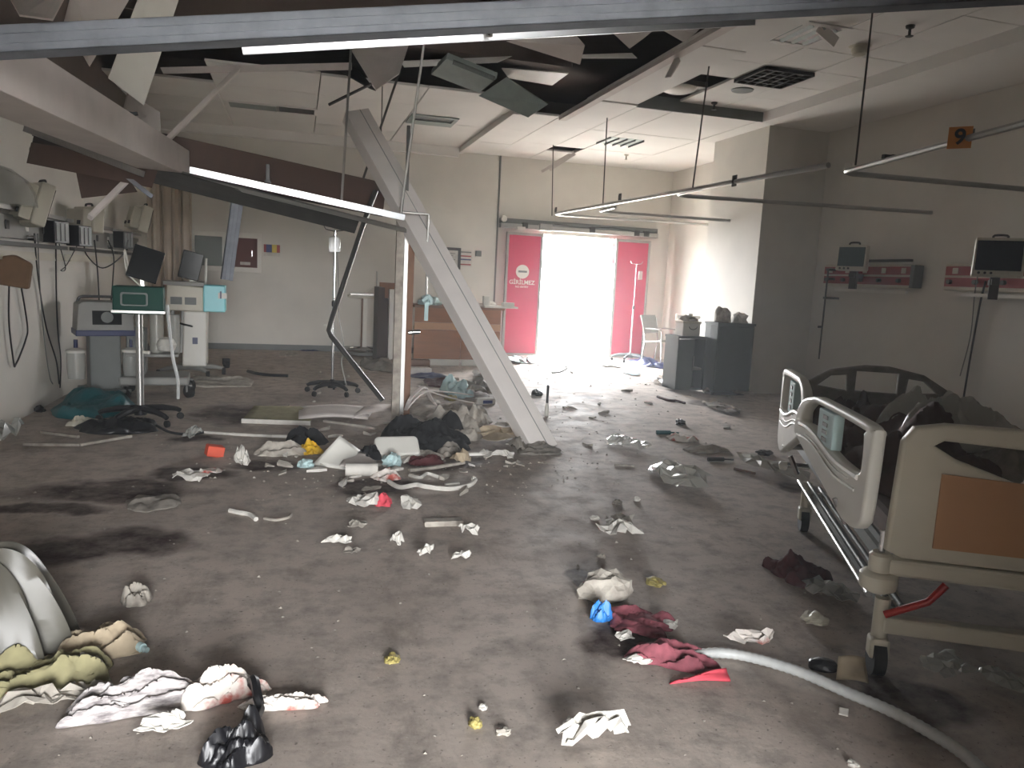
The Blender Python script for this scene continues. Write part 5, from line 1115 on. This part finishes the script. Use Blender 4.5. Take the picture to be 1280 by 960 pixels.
strip('batten', 'short white stick above the long gauze strip', 'stick', [FL(556, 606, .015), FL(574, 604, .015)], .02, .015, 'paper', G)
# aluminium strips tangle
for i, (pts, lb) in enumerate((
    ([(505, 520, 0.02), (512, 500, .25), (524, 487, .3), (530, 484, .3)], 'leftmost bent aluminium strip of the tangle behind the post'),
    ([(522, 482, .3), (545, 492, .2), (575, 500, .1), (598, 505, .04)], 'long bent aluminium strip sloping right behind the post'),
    ([(532, 485, .3), (540, 500, .12), (552, 513, .02)], 'short dark aluminium strip pointing at the black cloth'),
    ([(508, 512, .12), (530, 490, .28), (560, 490, .2), (590, 494, .05)], 'upper bent aluminium strip of the tangle'),
    ([(534, 522, .02), (548, 511, .05), (552, 508, .06)], 'short pale aluminium strip lying before the tangle'))):
    strip('aluminium_strip', lb, 'metal strip', smooth_path([FL(*p) for p in pts], 5),   .035, .012, 'gyps', 'tangled aluminium strips')
cloth('cloth_rag', 'dusty cloth heap under the aluminium strips', 'cloth', 548, 512, 80, 26, .07, 'dust', 1.65, 0, G, n=22, fold=4)
cloth('cloth_rag', 'patterned dusty cloth right of the aluminium strips', 'cloth', 585, 520, 50, 20, .12, 'dust', 2.75, 0, G, n=18, fold=5)
cloth('cloth_rag', 'teal cloth piled beside the aluminium strips', 'cloth', 570, 491, 30, 14, .2, 'mint', 3.85, 0, G, n=16)
cloth('plastic_bag', 'white plastic bag right of the aluminium strips', 'plastic bag', 598, 492, 38, 16, .2, 'dust', 4.95, 0, G, n=16)
t = thing('printed_packet', 'white packet with a blue print right of the white bag', 'packet', FL(606, 505), .05); MB().bb((-.11, -.06, 0), (.11, .05, .07)).build('body', 'paper', t, bevel=.015); MB().bb((-.04, -.064, .015), (.07, -.06, .05)).build('print', 'blu', t)
cloth('cloth_rag', 'dark red cloth behind the aluminium strips', 'cloth', 548, 480, 34, 8, .08, 'dkred', 6.45, 0, G, n=12)
lump('wrapper', 'yellow-green wrapper among the aluminium strips', 'wrapper', 564, 500, 18, 8, 'khaki', 7.55, G)
# scattered between heap and foreground
cloth('stained_gauze', 'white gauze with a bright red end', 'gauze', 454, 631, 36, 12, 0.085, 'paper', 8.65, 0, G, n=14)
cloth('red_gauze', 'bright red gauze end joined to the white gauze', 'gauze', 478, 630, 20, 11, 0.068, 'red', 9.75, 0, G, n=10)
cloth('paper_scrap', 'folded white scrap right of the red gauze', 'paper', 512, 637, 22, 12, 0.102, 'paper', 1.55, 0, G, n=10)
o = MB().prism(rect(-.11, 0, .11, .03, .008), -.03, .03).build('card_box', 'dust', None, loc=FL(554, 656), rot=(0, 0, -.02)); tag(o, 'flat narrow pale box in the middle of the floor', 'box')
cloth('paper_scrap', 'white scrap right of the flat narrow box', 'paper', 587, 668, 24, 9, 0.085, 'paper', 2.65, -.4, G, n=10)
cloth('paper_scrap', 'grey scrap left of the centre floor', 'paper', 447, 660, 24, 9, 0.051, 'dust', 3.95, -.3, G, n=10)
cloth('paper_scrap', 'flat white scrap with a dark shadow at centre left', 'paper', 423, 684, 32, 8, 0.085, 'paper', 4.25, 0, G, n=10)
cloth('paper_scrap', 'tiny dusty scrap below the flat white scrap', 'paper', 440, 692, 18, 6, 0.034, 'dirty', 5.25, 0, G, n=8)
cloth('paper_scrap', 'folded white wedge at centre floor', 'paper', 495, 681, 16, 8, 0.085, 'paper', 6.25, -.4, G, n=8)
cloth('paper_scrap', 'white folded scrap below the flat narrow box', 'paper', 532, 698, 22, 9, 0.085, 'paper', 7.25, .2, G, n=10)
cloth('paper_scrap', 'small white scrap right of the white folded scrap', 'paper', 576, 701, 20, 8, 0.085, 'paper', 8.45, .2, G, n=8)
cloth('paper_scrap', 'pale strip above the red gauze', 'paper', 465, 616, 22, 5, 0.051, 'dust', 9.45, 0, G, n=8)

# plaster and paper shreds round the heap, all alike
rs = random.Random(5); protos = []
for k in range(6):
    mb = MB(); q = rs.randint(4, 6); pts = [(math.cos(2*PI*i/q)*rs.uniform(.5, 1.2)*.07, math.sin(2*PI*i/q)*rs.uniform(.3, 1)*.035) for i in range(q)]
    zt_ = [rs.uniform(.004, .03) for _ in range(q)]
    mb.add([(x_, y_, z_*.3) for (x_, y_), z_ in zip(pts, zt_)]+[(x_, y_, z_+.006) for (x_, y_), z_ in zip(pts, zt_)], [tuple(range(q)), tuple(range(2*q-1, q-1, -1))]+[(i, i+q, (i+1) % q+q, (i+1) % q) for i in range(q)])
    protos.append(mb)
me_ = []
for k in range(95):
    if k < 55: c = FL(rs.uniform(300, 690), rs.gauss(572, 16))
    else: c = FL(rs.gauss(560, 120), rs.uniform(465, 560)) if k < 75 else FL(rs.uniform(640, 980), rs.uniform(460, 560))
    kk = k % 6
    if k < 6: o = protos[k].build('plaster_shred', 'paper' if k % 2 else 'dust'); me_.append(o.data)
    else: o = bpy.data.objects.new('plaster_shred', me_[kk]); COL.objects.link(o)
    o.location = (c.x, c.y, 0); o.rotation_euler = (0, 0, rs.random()*6.3); sc_ = rs.uniform(.5, 1.3); o.scale = (sc_, sc_, sc_)
    tag(o, 'small pale plaster or paper shred on the floor round the heap', 'shred', 'plaster shreds round the heap')
# fine grit nobody could count: one object
rnd = random.Random(11); mb = MB()
for k in range(2200):
    Y_ = 1.6+11.5*rnd.random()**1.4; X_ = rnd.uniform(XL+.1, XR-.3)
    if k % 3 == 0: c = FL(rnd.gauss(520, 130), rnd.gauss(560, 28)); X_, Y_ = c.x, c.y
    if not (XL+.1 < X_ < XR-.1 and 1.2 < Y_ < YF-.1): continue
    s_ = rnd.uniform(.002, .007)*(1+.14*Y_); a = rnd.random()*6.28
    p = [Vector((X_+s_*math.cos(a+q*2.1)*rnd.uniform(.7, 1.5), Y_+s_*math.sin(a+q*2.1), .001)) for q in range(3)]; tp = Vector((X_, Y_, s_*rnd.uniform(.4, 1.)))
    mb.add(p+[tp], [(0, 1, 3), (1, 2, 3), (2, 0, 3), (0, 2, 1)])
o = mb.build('floor_grit', 'dust'); tag(o, 'fine plaster grit scattered over the whole floor', 'grit', kind='stuff')

# ---------------------------------------------------------------- dust in the air
m = bpy.data.materials.new('dust_haze'); m.use_nodes = True; nt = m.node_tree; nt.nodes.clear()
vo = nt.nodes.new('ShaderNodeVolumeScatter'); vo.inputs['Density'].default_value = .011; vo.inputs['Anisotropy'].default_value = .45; vo.inputs['Color'].default_value = (.93, .97, 1, 1)
ou = nt.nodes.new('ShaderNodeOutputMaterial'); nt.links.new(vo.outputs[0], ou.inputs['Volume']); M['haze'] = m
o = MB().bb((XL+.01, .52, .01), (XR-.01, YF-.01, ZC-.15)).build('dust_haze', 'haze'); tag(o, 'thin airborne dust haze filling the room', 'haze', kind='stuff')
